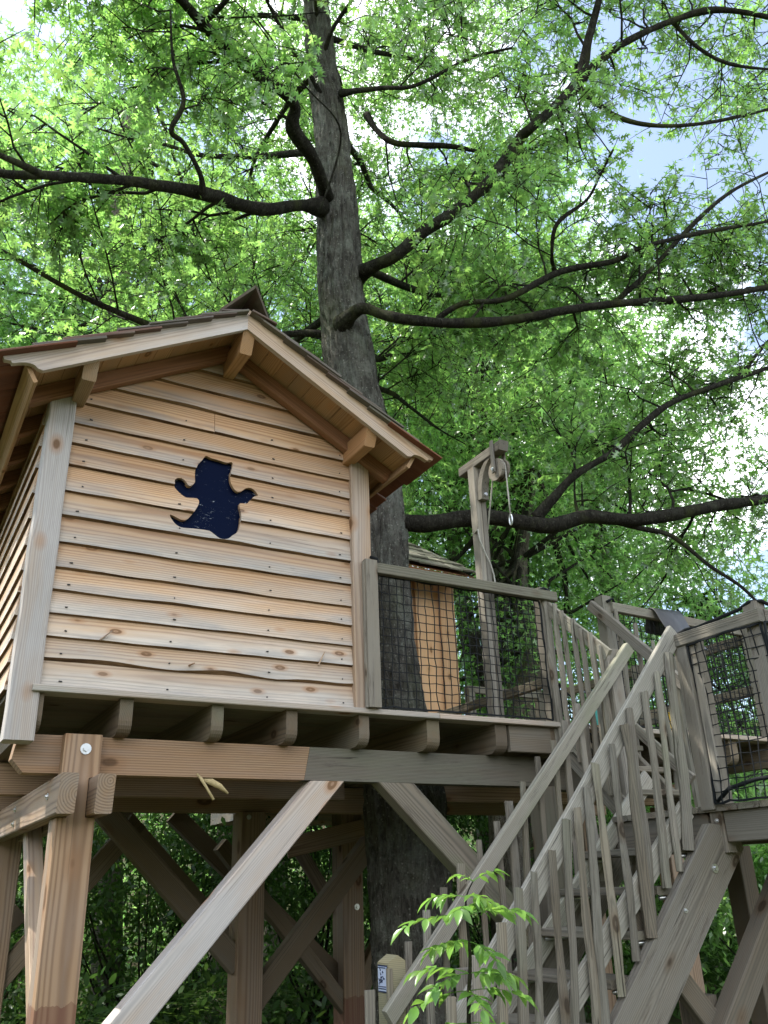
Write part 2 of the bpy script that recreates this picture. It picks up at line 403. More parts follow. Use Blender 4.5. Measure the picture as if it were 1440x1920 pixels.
def mesh_np(name, V, tri, mat, parent=None, kind=None, label=None):
    me = bpy.data.meshes.new(name)
    V = np.ascontiguousarray(V, dtype=np.float32); tri = np.ascontiguousarray(tri, dtype=np.int32)
    me.vertices.add(len(V)); me.vertices.foreach_set('co', V.ravel())
    me.loops.add(tri.size); me.loops.foreach_set('vertex_index', tri.ravel())
    me.polygons.add(len(tri)); me.polygons.foreach_set('loop_start', np.arange(0, tri.size, 3, dtype=np.int32))
    me.update(calc_edges=True)
    me.materials.append(mat)
    o = bpy.data.objects.new(name, me); COL.objects.link(o)
    place(o, Matrix.Identity(4), parent)
    return tag(o, label, None, None, kind)
def bolt(parent, p, nrm, r=0.02, name='bolt'):
    Mw = frame(Vector(p), Vector(nrm), (0, 0, 1))
    V, F = [], []
    tube_vf([(-0.01, 0, 0), (0.004, 0, 0)], r, 14, V, F)
    tube_vf([(0.0041, 0, 0), (0.014, 0, 0)], r * 0.5, 6, V, F)
    return obj(name, V, F, M['steel'], parent, Mw)
def smoothp(pts, k=3):
    """Catmull-Rom through rows of numbers"""
    A = np.array(pts, float); out_ = []
    for i in range(len(A) - 1):
        a, b, c, d = A[max(i - 1, 0)], A[i], A[i + 1], A[min(i + 2, len(A) - 1)]
        for j in range(k):
            u = j / k
            out_.append(0.5 * (2 * b + (c - a) * u + (2 * a - 5 * b + 4 * c - d) * u * u + (3 * b - a - 3 * c + d) * u ** 3))
    out_.append(A[-1]); return np.array(out_)

# ------------------------------------------------------------------ ground
gn = 60
gx = np.linspace(-1, 1, gn); gx = np.sign(gx) * np.abs(gx) ** 2.2 * 150
V = [(x + 3, y + 6, 0.25 * noise.noise(Vector((x * 0.15, y * 0.15, 0))) - 0.05 + min(9.0, max(0, math.hypot(x, y) - 17) * 0.34)) for y in gx for x in gx]  # added slope in the far ground blocks the bright low sky
F = [(j * gn + i, j * gn + i + 1, (j + 1) * gn + i + 1, (j + 1) * gn + i) for j in range(gn - 1) for i in range(gn - 1)]
obj('ground', V, F, M['ground'], smooth=True, kind='structure')

# ------------------------------------------------------------------ tree house
def U(a, b): return random.uniform(a, b)
house = thing('tree_house', 'larch cabin on stilts with shingled gable roof and a dark creature shaped window', 'tree house', (1.685, 5.0, 2.667))
RX, RZ, SL = 1.685, 5.20, 0.56
def roof_z(x): return RZ - SL * abs(x - RX)

def wane_board(name, ex, p, xl, xr, zb, zt, parent, zlim=None, segs=28, col=(0.5, 0.2, 0), amp=0.012, wane=0.006, thick=0.028, kick=0.027, seed=0.0):
    """one live-edge weatherboard in a wall frame: local x along the wall, y into the wall, z up"""
    zc = (zb + zt) / 2
    rings, xs = [], np.linspace(xl, xr, segs + 1)
    bnd = [(zb + amp * noise.noise(Vector((x * 1.7 + seed, seed, 0))) + amp * 0.4 * noise.noise(Vector((x * 6 + seed, 0, seed)))) for x in xs]
    xc = (xl + xr) / 2
    for x, b in zip(xs, bnd):
        wn_ = max(0.001, wane * (1 + 0.9 * noise.noise(Vector((x * 3.1, seed * 2, 1)))))
        tp = zt if zlim is None else max(min(zt, zlim(x)), b + wn_ + 0.004)
        f = (tp - b) / (zt - b)
        yb = kick * (f)
        rings.append([(x - xc, yb, tp - zc), (x - xc, 0.0, b + wn_ - zc), (x - xc, thick * 0.9, b - zc), (x - xc, yb + thick, tp - zc)])
    V, F = sweep(rings)
    Mw = frame(p, ex, (0, 0, 1)); Mw.translation = Vector(p) + Vector(ex).normalized() * xc + Vector((0, 0, zc))
    o = obj(name, V, F, M['larch'], parent, Mw, col=col)
    o.data.materials.append(M['barkwane'])
    for i, pl in enumerate(o.data.polygons):
        if i < 4 * segs and i % 4 == 1: pl.material_index = 1
    return o

BZ = [2.655, 2.812, 2.945, 3.085, 3.222, 3.357, 3.52, 3.69, 3.858, 4.03, 4.18, 4.33, 4.478, 4.635, 4.79, 4.945]
boards = []
for i, zb in enumerate(BZ):
    zt = (BZ[i + 1] if i + 1 < len(BZ) else zb + 0.15) + 0.035
    w = max(0.0, 0.72 - 0.058 * i); g = 0.1 + 0.04 * i
    xl, xr = 0.69, 2.68
    if i >= 12:
        half = max(0.1, (RZ - 0.12 - zb) / SL); xl, xr = max(0.62, RX - half), min(2.76, RX + half)
    spans = [(xl, xr)]
    if i == 12: spans = [(xl, 1.62), (1.623, xr)]
    for xa, xb in spans:
        boards.append(wane_board('cladding_board', (1, 0, 0), (0, 5.0, 0), xa, xb, zb, zt, house, (lambda x: roof_z(x) - 0.03) if i >= 11 else None,
                                 col=(w + U(-0.12, 0.12), g + U(-0.1, 0.2), 0.0), amp=[0.0015, 0.0055, 0.003][0 if i in (0, 7, 8, 10) else 1 if i in (1, 9, 11) else 2],
                                 wane=0.018 if i == 1 else U(0.006, 0.014), seed=i * 3.17 + xa))
# creature-shaped opening sawn through the boards
SIL = [(1.568, 4.296), (1.578, 4.301), (1.613, 4.283), (1.636, 4.286), (1.676, 4.283), (1.723, 4.27), (1.754, 4.294), (1.768, 4.283), (1.762, 4.25), (1.749, 4.207), (1.752, 4.135), (1.774, 4.09), (1.804, 4.063), (1.835, 4.082), (1.863, 4.115), (1.898, 4.125), (1.928, 4.113), (1.964, 4.065), (1.924, 4.066), (1.901, 4.034), (1.884, 3.999), (1.855, 3.998), (1.823, 3.998), (1.822, 3.967), (1.838, 3.911), (1.837, 3.863), (1.827, 3.803), (1.82, 3.778), (1.773, 3.744), (1.757, 3.718), (1.718, 3.706), (1.685, 3.711), (1.656, 3.732), (1.628, 3.756), (1.584, 3.754), (1.513, 3.752), (1.439, 3.74), (1.407, 3.751), (1.378, 3.78), (1.355, 3.818), (1.359, 3.83), (1.403, 3.812), (1.441, 3.794), (1.467, 3.804), (1.497, 3.841), (1.527, 3.893), (1.548, 3.944), (1.539, 3.974), (1.496, 3.968), (1.45, 3.957), (1.413, 3.987), (1.373, 4.02), (1.368, 4.066), (1.382, 4.088), (1.417, 4.097), (1.446, 4.076), (1.461, 4.044), (1.48, 4.045), (1.513, 4.076), (1.503, 4.13), (1.506, 4.185), (1.526, 4.229), (1.555, 4.263)]
import bmesh
def fix_normals(o):
    bm = bmesh.new(); bm.from_mesh(o.data); bmesh.ops.recalc_face_normals(bm, faces=bm.faces); bm.to_mesh(o.data); bm.free()
SIL2 = [((SIL[i - 1][0] + 4 * SIL[i][0] + SIL[(i + 1) % len(SIL)][0]) / 6, (SIL[i - 1][1] + 4 * SIL[i][1] + SIL[(i + 1) % len(SIL)][1]) / 6) for i in range(len(SIL))]
cut = prism('cutter', [tuple(q) for q in smoothp(SIL2 + SIL2[:1], 3)[:-1]], 0.6, M['larch'], None, Matrix.Translation((0, 4.7, 0)))
fix_normals(cut)
for b in boards:
    zs = [(b.matrix_world if b.parent is None else WM[b.name]) @ Vector(c) for c in b.bound_box]
    if max(v.z for v in zs) < 3.70 or min(v.z for v in zs) > 4.31: continue
    fix_normals(b)
    md = b.modifiers.new('cut', 'BOOLEAN'); md.operation = 'DIFFERENCE'; md.object = cut; md.solver = 'EXACT'
bpy.context.view_layer.update()
dg = bpy.context.evaluated_depsgraph_get()
for b in boards:
    if b.modifiers:
        me = bpy.data.meshes.new_from_object(b.evaluated_get(dg)); b.modifiers.clear(); b.data = me
bpy.data.objects.remove(cut)
prism('window_panel', [(-0.36, -0.34), (0.36, -0.34), (0.36, 0.34), (-0.36, 0.34)], 0.004, M['acrylic'], house, Matrix.Translation((1.66, 5.0455, 4.0)), label='dark blue plastic sheet behind the creature shaped cut-out')
# unseen sheet added to stop light leaks, then back and side walls
prism('light_stop_sheet', [(0.6, 2.67), (2.77, 2.67), (2.77, roof_z(2.77) - 0.16), (RX, RZ - 0.16), (0.6, roof_z(0.6) - 0.16)], 0.012, M['under'], house, Matrix.Translation((0, 5.056, 0)))
prism('back_wall', [(0.6, 2.67), (2.77, 2.67), (2.77, roof_z(2.77) - 0.16), (RX, RZ - 0.16), (0.6, roof_z(0.6) - 0.16)], 0.03, M['larch'], house, Matrix.Translation((0, 7.46, 0)))
for i, zb in enumerate(BZ[:12]):
    zt = BZ[i + 1] + 0.035
    for ex, px in (((0, -1, 0), 0.535), ((0, 1, 0), 2.83)):
        a, b = (-7.47, -5.12) if ex[1] < 0 else (5.12, 7.47)
        wane_board('cladding_board', ex, (px, 0, 0), a, b, zb, zt, house, segs=14, col=(0.25 + U(-0.1, 0.2), U(0, 0.2), 0.0), amp=0.006, wane=0.003, thick=0.022, kick=0.022, seed=40 + i * 2.1 + px)
# corner posts; the front left one runs down past the deck
def post(name, x, y, z0, z1, wx, wy, mat, parent, **k): return timber(name, (x, y, z0), (x, y, z1), wx, wy, mat, parent, up=(0, 1, 0), **k)
post('corner_post', 0.628, 5.045, 2.368, 4.60, 0.152, 0.15, M['post'], house, bev=0.008, segs=12, wob=0.008, col=(0.95, 0.05, 0))
post('corner_post', 2.736, 5.045, 2.668, 4.55, 0.150, 0.15, M['post'], house, bev=0.008, segs=10, wob=0.003, col=(0.22, 0.25, 0))
post('corner_post', 0.628, 7.42, 2.368, 4.60, 0.152, 0.15, M['post'], house, col=(0.5, 0.1, 0))
post('corner_post', 2.736, 7.42, 2.668, 4.55, 0.150, 0.15, M['post'], house, col=(0.3, 0.2, 0))
# roof
EX = {s: Vector((s, 0, -SL)).normalized() for s in (-1, 1)}
EN = {s: Vector((s * SL, 0, 1)).normalized() for s in (-1, 1)}
def rp_(s, d, y, t): return Vector((RX, y, RZ)) + EX[s] * d + EN[s] * t
for s in (-1, 1):
    for k in range(12):
        d = 0.065 + 0.127 * k
        timber('soffit_board', rp_(s, d, 4.64, -0.009), rp_(s, d, 7.92, -0.009), 0.1255, 0.018, M['soffit'], house, up=EN[s], bev=0.003, col=(0.15 + U(-.1, .1), 0.35 + U(-.2, .3), 0))
    for y in (4.965, 5.40, 5.85, 6.30, 6.75, 7.20, 7.65):
        timber('rafter', rp_(s, 0.03, y, -0.071), rp_(s, 1.505, y, -0.071), 0.065, 0.105, M['rafter'], house, up=EN[s], col=(0.1, 0.4, 0))
    timber('fascia_board', rp_(s, 1.522, 4.645, -0.066), rp_(s, 1.522, 7.92, -0.066), 0.026, 0.13, M['soffit'], house, up=EN[s], col=(0.25, 0.2, 0))
    # barge board with a carved tail
    L = 1.645
    prof = [(-0.56 * 0.058 * 1, 0.058), (L, 0.058), (L + 0.002, 0.026), (L - 0.028, 0.012), (L - 0.03, -0.006)]
    for q in range(7):
        a = q / 6 * math.pi / 2
        prof.append((L - 0.04 - 0.11 * math.sin(a), -0.008 - 0.055 * (1 - math.cos(a))))
    prof += [(L - 0.155, -0.071), (L - 0.175, -0.088), (0.56 * 0.088, -0.088)]
    o0 = Vector((RX, 4.60 if s > 0 else 4.636, RZ))
    prism('barge_board', prof, 0.036, M['post'], house, frame(o0, EX[s], EN[s]), col=(0.60 if s < 0 else 0.35, 0.05, 0))
    # shingles, nine courses
    for c in range(9):
        d1 = 1.685 - 0.188 * c
        y = 4.545 + U(-0.015, 0.015)
        while y < 7.95:
            w = min(U(0.17, 0.32), 8.0 - y)
            j = U(-0.022, 0.022); th = U(0.011, 0.018)
            timber('shingle', rp_(s, max(d1 - 0.46, 0.0), y + w / 2, 0.024), rp_(s, d1 + j, y + w / 2 + U(-.004, .004), 0.060 + U(-.006, .008)), w - 0.006, th, M['shingle'], house, up=EN[s], bev=0.002, segs=2, wob=0.004, col=(0.85 + U(-.3, .2), 0.2, U(0, .3)) if c else (0.05, 0.8, 0))
            y += w
    for k in range(4):
        y0 = 4.55 + k * 0.87
        a = Vector((RX, 0, RZ + 0.165)) + Vector((s * 0.090, 0, -0.071)) * 1.0
        timber('ridge_cap', (a.x, y0, a.z + 0.006 * (k % 2)), (a.x, y0 + 0.93, a.z + 0.006 * (k % 2) + 0.012), 0.235, 0.018, M['shingle'], house, up=Vector((s * 0.62, 0, 0.78)), bev=0.004, col=(0.75, 0.1, 0.3), cut0=(-0.75 * s, 0) if k == 0 else (0, 0))
timber('purlin', (RX + 0.02, 4.645, 5.025), (RX + 0.02, 7.90, 5.025), 0.085, 0.155, M['soffit'], house, cut0=(0, -0.45), bev=0.008, col=(0.15, 0.6, 0))
timber('purlin', (0.715, 4.645, 4.535), (0.715, 7.90, 4.535), 0.085, 0.155, M['soffit'], house, cut0=(0, -0.45), bev=0.008, col=(0.4, 0.15, 0))
timber('purlin', (2.655, 4.645, 4.535), (2.655, 7.90, 4.535), 0.085, 0.155, M['soffit'], house, cut0=(0, -0.45), bev=0.008, col=(0.1, 0.9, 0))
# nail heads and split slivers on the facade
V, F = [], []
for i, zb in enumerate(BZ[:13]):
    for x in (0.80, 1.42, 2.05, 2.58):
        tube_vf([(x + U(-.02, .02), 5.004, zb + 0.045), (x, 4.998, zb + 0.045)], 0.0042, 6, V, F)
obj('nail', V, F, M['nail'], house, kind='stuff')
for (x, z, l, an) in ((1.03, 2.985, 0.085, 0.75), (2.42, 2.975, 0.10, 1.15), (1.55, 2.86, 0.04, 0.5)):
    p = Vector((x, 4.99, z)); e = Vector((math.cos(an), -0.12, math.sin(an))) * l / 2
    timber('split_sliver', p - e, p + e, 0.008, 0.02, M['post'], house, up=(0, -1, 0.2), bev=0.002, taper=0.6, col=(0.2, 0.3, 0))

# ------------------------------------------------------------------ main platform
plat = thing('timber_platform', 'raised brown timber platform on braced legs under the cabin', 'platform', (2.5, 5.2, 0))
for i, x in enumerate((0.695, 1.183, 1.727, 2.213, 2.728, 3.266, 3.844, 4.35, 4.90, 5.6, 6.3, 6.85)):
    # joists: front end rounded off below
    prof = [(0, 0.095), (0, -0.03)] + [(0.075 - 0.075 * math.cos(a), -0.03 - 0.075 * math.sin(a)) for a in np.linspace(0.35, math.pi / 2, 5)] + [(3.1, -0.105), (3.1, 0.095)]
    wj = 0.075 if i < 5 else 0.1
    prism('joist', prof, wj, M['under'], plat, frame((x + wj / 2, 4.99, 2.533), (0, 1, 0), (0, 0, 1)), col=(0.35 + U(-.2, .2), 0.3, 0.1 * (i % 3)))
TX, TY, TR = 3.72, 6.3, 0.42
nb = 23
for k in range(nb):
    y = 5.015 + 0.142 * k
    x0, x1 = 0.66, 6.95
    if k > 0: x0 = 0.56
    segs_ = [(x0, x1)]
    if abs(y - TY) < TR + 0.07: segs_ = [(x0, TX - TR - 0.02), (TX + TR, x1)]
    cut_pts = [3.30 + (0.55 if k % 2 else 0.0), 5.25 - (0.35 if k % 2 else 0.0)]
    fin = []
    for a, b in segs_:
        cs = [a] + [c for c in cut_pts if a + 0.2 < c < b - 0.2] + [b]
        fin += [(cs[i] + 0.002, cs[i + 1] - 0.002) for i in range(len(cs) - 1)]
    for a, b in fin:
        timber('deck_board', (a, y, 2.648), (b, y, 2.648), 0.136, 0.036, M['under'] if k else M['post'], plat, bev=0.004, col=(0.6 + U(-.15, .15), 0.15, 0.2))
# main front beam with chamfered nose
prism('beam', [(0.645, 2.40), (0.625, 2.27), (0.69, 2.20), (2.36, 2.20), (2.40, 2.405), (0.66, 2.405)], 0.12, M['frame'], plat, Matrix.Translation((0, 5.125, 0.022)), col=(0.1, 0.75, 0.0), label='orange brown left half of the front beam')
prism('beam', [(2.362, 2.20), (4.30, 2.20), (4.30, 2.405), (2.402, 2.405)], 0.12, M['grey'], plat, Matrix.Translation((0, 5.126, 0.022)), col=(0.7, 0.1, 0.25), label='grey right half of the front beam')
timber('beam', (0.5, 7.3, 2.31), (6.9, 7.3, 2.31), 0.12, 0.22, M['frame'], plat, col=(0.1, 0.2, 0))
timber('beam', (0.5, 6.25, 2.31), (3.2, 6.25, 2.31), 0.10, 0.20, M['frame'], plat, col=(0.1, 0.2, 0))
timber('beam', (4.0, 6.25, 2.31), (6.9, 6.25, 2.31), 0.10, 0.20, M['frame'], plat, col=(0.1, 0.2, 0))
timber('beam', (4.42, 5.185, 2.31), (5.3, 5.185, 2.31), 0.12, 0.22, M['under'], plat, col=(0.7, 0.1, 0.1))
timber('rim_board', (3.92, 5.01, 2.535), (4.36, 5.01, 2.535), 0.04, 0.19, M['under'], plat, col=(0.55, 0.1, 0.0))
# front left leg: full post, necked between the paired cross beams, halved over the front beam
front_leg = prism('leg', [(b_, a_) for a_, b_ in ((-0.10, 0), (0.10, 0), (0.10, 1.985), (0.047, 1.985), (0.047, 2.19), (0.10, 2.205), (0.10, 2.425), (-0.10, 2.425), (-0.10, 2.205), (-0.047, 2.19), (-0.047, 1.985), (-0.10, 1.985))], 0.088, M['frame_painted'], plat, frame((0.975, 5.123, 0), (0, 0, 1), (1, 0, 0)), col=(0.05, 0.35, 0), label='front left leg necked between two cross beams, with a red painted foot')
timber('leg', (0.975, 5.183, 0), (0.975, 5.183, 1.985), 0.20, 0.118, M['frame_painted'], plat, up=(0, 1, 0), col=(0.3, 0.1, 0))
bolt(front_leg, (0.99, 5.033, 2.345), (0, -1, 0), 0.03)
for xa, c_ in ((0.882, 0.75), (1.073, 0.8)):
    xb_ = timber('cross_beam', (xa, 4.83, 2.09), (xa, 8.1, 2.09), 0.092, 0.20, M['frame'], plat, cut0=(0, -0.18), bev=0.007, col=(0.3, 0.1, 0))
    if xa < 1:
        for yy, zz in ((5.13, 2.10), (6.3, 2.13), (6.3, 2.04)): bolt(xb_, (0.834, yy, zz), (-1, 0, 0), 0.019)
# braces in the front plane
def brace(p0, p1, w=0.11, h=0.17, col=(0.3, 0.2, 0), mat='frame', up=(0, 0, 1), c0=(0, 0), c1=(0, 0)):
    return timber('brace', p0, p1, w, h, M[mat], plat, up=up, cut0=c0, cut1=c1, bev=0.006, col=col)
brace((0.98 + 0.12, 5.165, 0.70), (2.52, 5.165, 2.218), 0.12, 0.17, (0.75, 0.2, 0), 'post', c1=(0, -0.95))
brace((4.20, 5.165, 1.12), (3.03, 5.165, 2.218), 0.12, 0.185, (0.55, 0.1, 0.6), 'grey', c1=(0, -1.08))
post('leg', 4.33, 5.165, 0, 2.22, 0.17, 0.17, M['under'], plat, col=(0.8, 0.1, 0.2))
# brace from the front left leg back under the cross beams, in the paler post wood
brace((0.975, 5.20, 0.72), (0.975, 6.42, 2.0), 0.10, 0.11, (0.35, 0.1, 0), 'post')
# rear legs and their braces
for x, y, s_ in ((0.975, 7.5, 0.18), (2.85, 7.3, 0.22), (4.46, 8.6, 0.24), (6.6, 7.3, 0.18), (6.75, 6.3, 0.18)):
    post('leg', x, y, 0, 2.20 if y < 8 else 2.55, s_, s_, M['frame_painted_low' if y > 8 else 'frame'], plat, bev=0.008, col=(0.25, 0.3, 0))
RB = (0.2, 0.3, 0)  # braces below use darker wood that paints in the shade under the deck
brace((1.62, 7.3, 2.21), (2.78, 7.3, 1.05), 0.11, 0.17, RB, 'under')
brace((2.92, 7.3, 0.78), (4.02, 7.3, 1.95), 0.11, 0.17, RB, 'under')
brace((0.98, 7.5, 1.0), (1.95, 7.5, 2.15), 0.10, 0.15, RB, 'under')
brace((2.0, 8.4, 2.3), (3.1, 8.4, 1.2), 0.10, 0.15, RB, 'under')
brace((2.6, 8.7, 2.3), (4.42, 8.65, 0.72), 0.10, 0.17, RB, 'under')
brace((2.95, 8.3, 2.0), (4.40, 8.55, 0.50), 0.09, 0.14, RB, 'under')
brace((4.52, 8.6, 0.55), (5.3, 8.6, 1.85), 0.11, 0.17, RB, 'under')
brace((4.35, 8.7, 1.4), (3.95, 8.9, 2.1), 0.10, 0.14, RB, 'under')
brace((0.60, 8.3, 0.75), (-0.3, 8.3, 0.1), 0.11, 0.15, RB, 'under')
brace((0.55, 8.0, 0.9), (1.2, 8.0, 1.5), 0.11, 0.15, RB, 'under')
timber('collar_beam', (3.82, 8.72, 1.98), (4.95, 8.3, 2.22), 0.10, 0.20, M['frame'], plat, col=RB)
timber('beam', (0.5, 8.6, 2.45), (6.5, 8.6, 2.45), 0.12, 0.22, M['frame'], plat, col=RB)
bolt(plat, (4.50, 8.475, 1.40), (0, -1, 0), 0.03); bolt(plat, (2.80, 7.185, 2.16), (0, -1, 0), 0.02)

# dead twig stuck over the front beam
tw = thing('dead_twig', 'pale dead forked twig hanging below the front beam', 'twig', (1.68, 5.08, 2.2))
tube('stem', [(1.655, 5.10, 2.235), (1.668, 5.05, 2.20), (1.695, 5.03, 2.15), (1.735, 5.02, 2.085)], [0.008, 0.010, 0.008, 0.009], M['twig'], tw, 7)
tube('curled_leaf', [(1.68, 5.06, 2.20), (1.72, 5.03, 2.185), (1.77, 5.02, 2.16), (1.82, 5.015, 2.12)], [0.006, 0.02, 0.017, 0.006], M['twig'], tw, 7)

# ------------------------------------------------------------------ nets
def net(parent, P, nu, nv, r=0.0036, wave=0.012, name='net', border=0.008):
    """square-mesh cord net over P(u,v); crossing cords share their knots"""
    G = [[Vector(P(i / nu, j / nv)) + Vector((noise.noise(Vector((i * .7, j * .7, 1))), noise.noise(Vector((i * .7, j * .7, 5))), noise.noise(Vector((i * .7, j * .7, 9))))) * wave for j in range(nv + 1)] for i in range(nu + 1)]
    V, F = [], []
    for i in range(nu + 1): tube_vf(G[i], border if i in (0, nu) else r, 4, V, F)
    for j in range(nv + 1): tube_vf([G[i][j] for i in range(nu + 1)], border if j in (0, nv) else r, 4, V, F)
    return obj(name, V, F, M['net'], parent)

# railing along the deck edge
GRP = 'netted guard rails round the decks'
rail = thing('net_railing', 'grey guard rail with black net in front of the big oak trunk', 'railing', (3.6, 5.0, 2.667), GRP)
GC = lambda a=0.75, m=0.15: (a + U(-.12, .12), 0.08, m)
post('rail_post', 2.775, 4.93, 2.668, 3.70, 0.095, 0.045, M['grey'], rail, col=(0.8, 0.1, 0))
post('rail_post', 2.745, 4.945, 2.668, 3.69, 0.05, 0.03, M['grey'], rail, col=(0.7, 0.1, 0))
post('rail_post', 4.39, 5.03, 2.40, 3.735, 0.095, 0.095, M['grey'], rail, col=GC(), segs=6, wob=0.003)
timber('rail', (2.755, 4.955, 3.655), (4.475, 4.955, 3.655), 0.05, 0.078, M['grey'], rail, col=(0.7, 0.1, 0.35))
net(rail, lambda u, v: (2.84 + 1.50 * u, 4.99 + 0.03 * math.sin(9 * u) * v * (1 - v), 2.69 + 0.93 * v), 25, 15)
tube('net_rope', [(2.80, 4.97, 3.74), (2.83, 4.93, 3.72), (2.86, 4.97, 3.68)], 0.012, M['net'], rail, 6)
tube('net_rope', [(4.33, 4.975, 3.70), (4.38, 4.97, 3.725), (4.45, 4.99, 3.715)], 0.012, M['net'], rail, 6)
bolt(rail, (4.40, 4.98, 2.50), (0, -1, 0), 0.014)
timber('low_rail', (4.35, 5.06, 2.98), (4.35, 7.9, 2.98), 0.05, 0.07, M['grey'], rail, col=(0.3, 0.2, 0.2))

# ------------------------------------------------------------------ hoist
ho = thing('pulley_hoist', 'grey wooden hoist post with a curved bracket and a wooden pulley wheel', 'hoist', (3.895, 5.09, 2.667))
post('hoist_post', 3.868, 5.095, 2.668, 4.73, 0.048, 0.09, M['grey'], ho, col=(0.85, 0.05, 0), segs=5, wob=0.002)
post('hoist_post', 3.918, 5.095, 2.668, 4.73, 0.048, 0.09, M['grey'], ho, col=(0.75, 0.05, 0), segs=5, wob=0.002)
timber('hoist_arm', (3.895, 5.27, 4.77), (3.895, 4.70, 4.77), 0.09, 0.08, M['grey'], ho, col=(0.7, 0.1, 0.1), cut1=(0, 0.25))
pr = []
for q in range(9):
    a = q / 8 * math.pi / 2
    pr.append((0.055 + 0.20 * (1 - math.cos(a)), 4.42 + 0.31 * math.sin(a)))
outl = list(pr) + list(reversed([(max(0.0, x - 0.062), z + 0.004) for x, z in pr]))
prism('curved_bracket', outl, 0.07, M['grey'], ho, frame((3.86, 5.05, 0), (0, -1, 0), (0, 0, 1)), col=(0.7, 0.1, 0.1))
bolt(ho, (3.895, 4.985, 4.46), (0, -1, 0.3), 0.014)
WY, WZ = 4.785, 4.585
for dx in (-0.056, 0.056):
    ps_ = timber('pulley_strap', (3.895 + dx, WY, 4.835), (3.895 + dx, WY, WZ - 0.03), 0.016, 0.042, M['grey'], ho, up=(0, 1, 0), col=(0.9, 0, 0))
bolt(ps_, (3.962, WY, WZ), (1, 0, 0), 0.012)
for (x0, x1, r_) in ((-0.038, -0.012, 0.092), (-0.012, 0.012, 0.072), (0.012, 0.038, 0.092)):
    V, F = tube_vf([(x0, 0, 0), (x1, 0, 0)], r_, 28)
    obj('pulley_wheel', V, F, M['grey'], ho, Matrix.Translation((3.895, WY, WZ)), col=(0.4, 0.3, 0))
bolt(ho, (3.829, WY, WZ), (-1, 0, 0), 0.014)
tube('rope', [(3.895, WY - 0.08, 4.17), (3.895, WY - 0.082, 4.3), (3.895, WY - 0.08, 4.45)] + [(3.895, WY - 0.078 * math.cos(a), WZ + 0.078 * math.sin(a)) for a in np.linspace(0.0, 2.9, 9)] + [(3.90, 4.93, 4.40), (3.93, 5.02, 4.26), (3.955, 5.07, 4.2), (3.95, 5.15, 4.17)], 0.0065, M['rope'], ho, 6)
tube('rope', [(3.838, 5.10, 4.15), (3.832, 5.045, 4.16), (3.836, 5.04, 4.08), (3.87, 5.03, 3.97), (3.915, 5.03, 3.88), (3.945, 5.04, 3.80), (3.95, 5.035, 3.72), (3.92, 5.03, 3.70)], 0.0065, M['rope'], ho, 6)
tube('hook', [(3.895, WY - 0.08, 4.18)] + [(3.895 + 0.004 * math.sin(a), WY - 0.08 + 0.022 * math.sin(a), 4.13 - 0.045 * math.cos(a)) for a in np.linspace(math.pi, -0.85 * math.pi, 16)], 0.006, M['steel'], ho, 6)

# ------------------------------------------------------------------ main staircase (rises along +x)
YN, YF = 3.583, 4.397
st = thing('wooden_staircase', 'steep weathered grey staircase with rough split-lath balusters', 'staircase', (2.5, 4.0, 0))
def lath(name, p0, p1, r, parent, col, n=7, lab=None):
    """cleft chestnut lath: uneven round pole flattened on one side"""
    p0, p1 = Vector(p0), Vector(p1); L = (p1 - p0).length
    Mw = frame((p0 + p1) / 2, p1 - p0, (0, 1, 0)); ph = U(0, 90); k = 11; rings = []
    flat = U(0.55, 0.95)
    for i in range(k + 1):
        u = i / k; x = -L / 2 + L * u
        dy = 0.017 * noise.noise(Vector((x * 2.6, ph, 0))); dz = 0.019 * noise.noise(Vector((x * 2.6, ph, 4)))
        rr = r * (1 + 0.32 * noise.noise(Vector((x * 4.5, ph, 8)))) * (1.05 - 0.15 * u)
        rg = []
        for j in range(n):
            a = 2 * math.pi * j / n + ph
            w = 1 + 0.22 * noise.noise(Vector((math.cos(a) * 1.5 + ph, math.sin(a) * 1.5, x)))
            rg.append((x + (U(-.006, .006) if i == k else 0), dy + rr * w * math.cos(a), dz + rr * w * flat * math.sin(a)))
        rings.append(rg)
    V, F = sweep(rings)
    return obj(name, V, F, M['grey'], parent, Mw, col=col, label=lab)
def line(a, b, t): return Vector(a).lerp(Vector(b), t)
# handrails and low rails
NA, NB = Vector((2.05, YN + 0.02, 0.63)), Vector((4.20, YN + 0.02, 2.985))
timber('handrail', NA, NB, 0.034, 0.118, M['greylight'], st, bev=0.006, segs=10, wob=0.004, col=(0.9, 0.0, 0.05))
timber('low_rail', (2.2, YN + 0.02, 0.31), (4.045, YN + 0.02, 1.935), 0.034, 0.115, M['greylight'], st, bev=0.006, segs=10, wob=0.004, col=(0.9, 0.0, 0.05))
FA, FB = Vector((2.47, YF - 0.055, 0.975)), Vector((4.56, YF - 0.055, 3.105))
timber('handrail', FA, FB, 0.05, 0.085, M['greylight'], st, bev=0.006, segs=8, wob=0.002, col=(0.75, 0.0, 0.45), cut0=(0, 0.2))
timber('low_rail', (2.3, YF - 0.02, 0.12), (4.60, YF - 0.02, 2.21), 0.034, 0.115, M['greylight'], st, bev=0.006, segs=8, wob=0.003, col=(0.8, 0.0, 0.3))
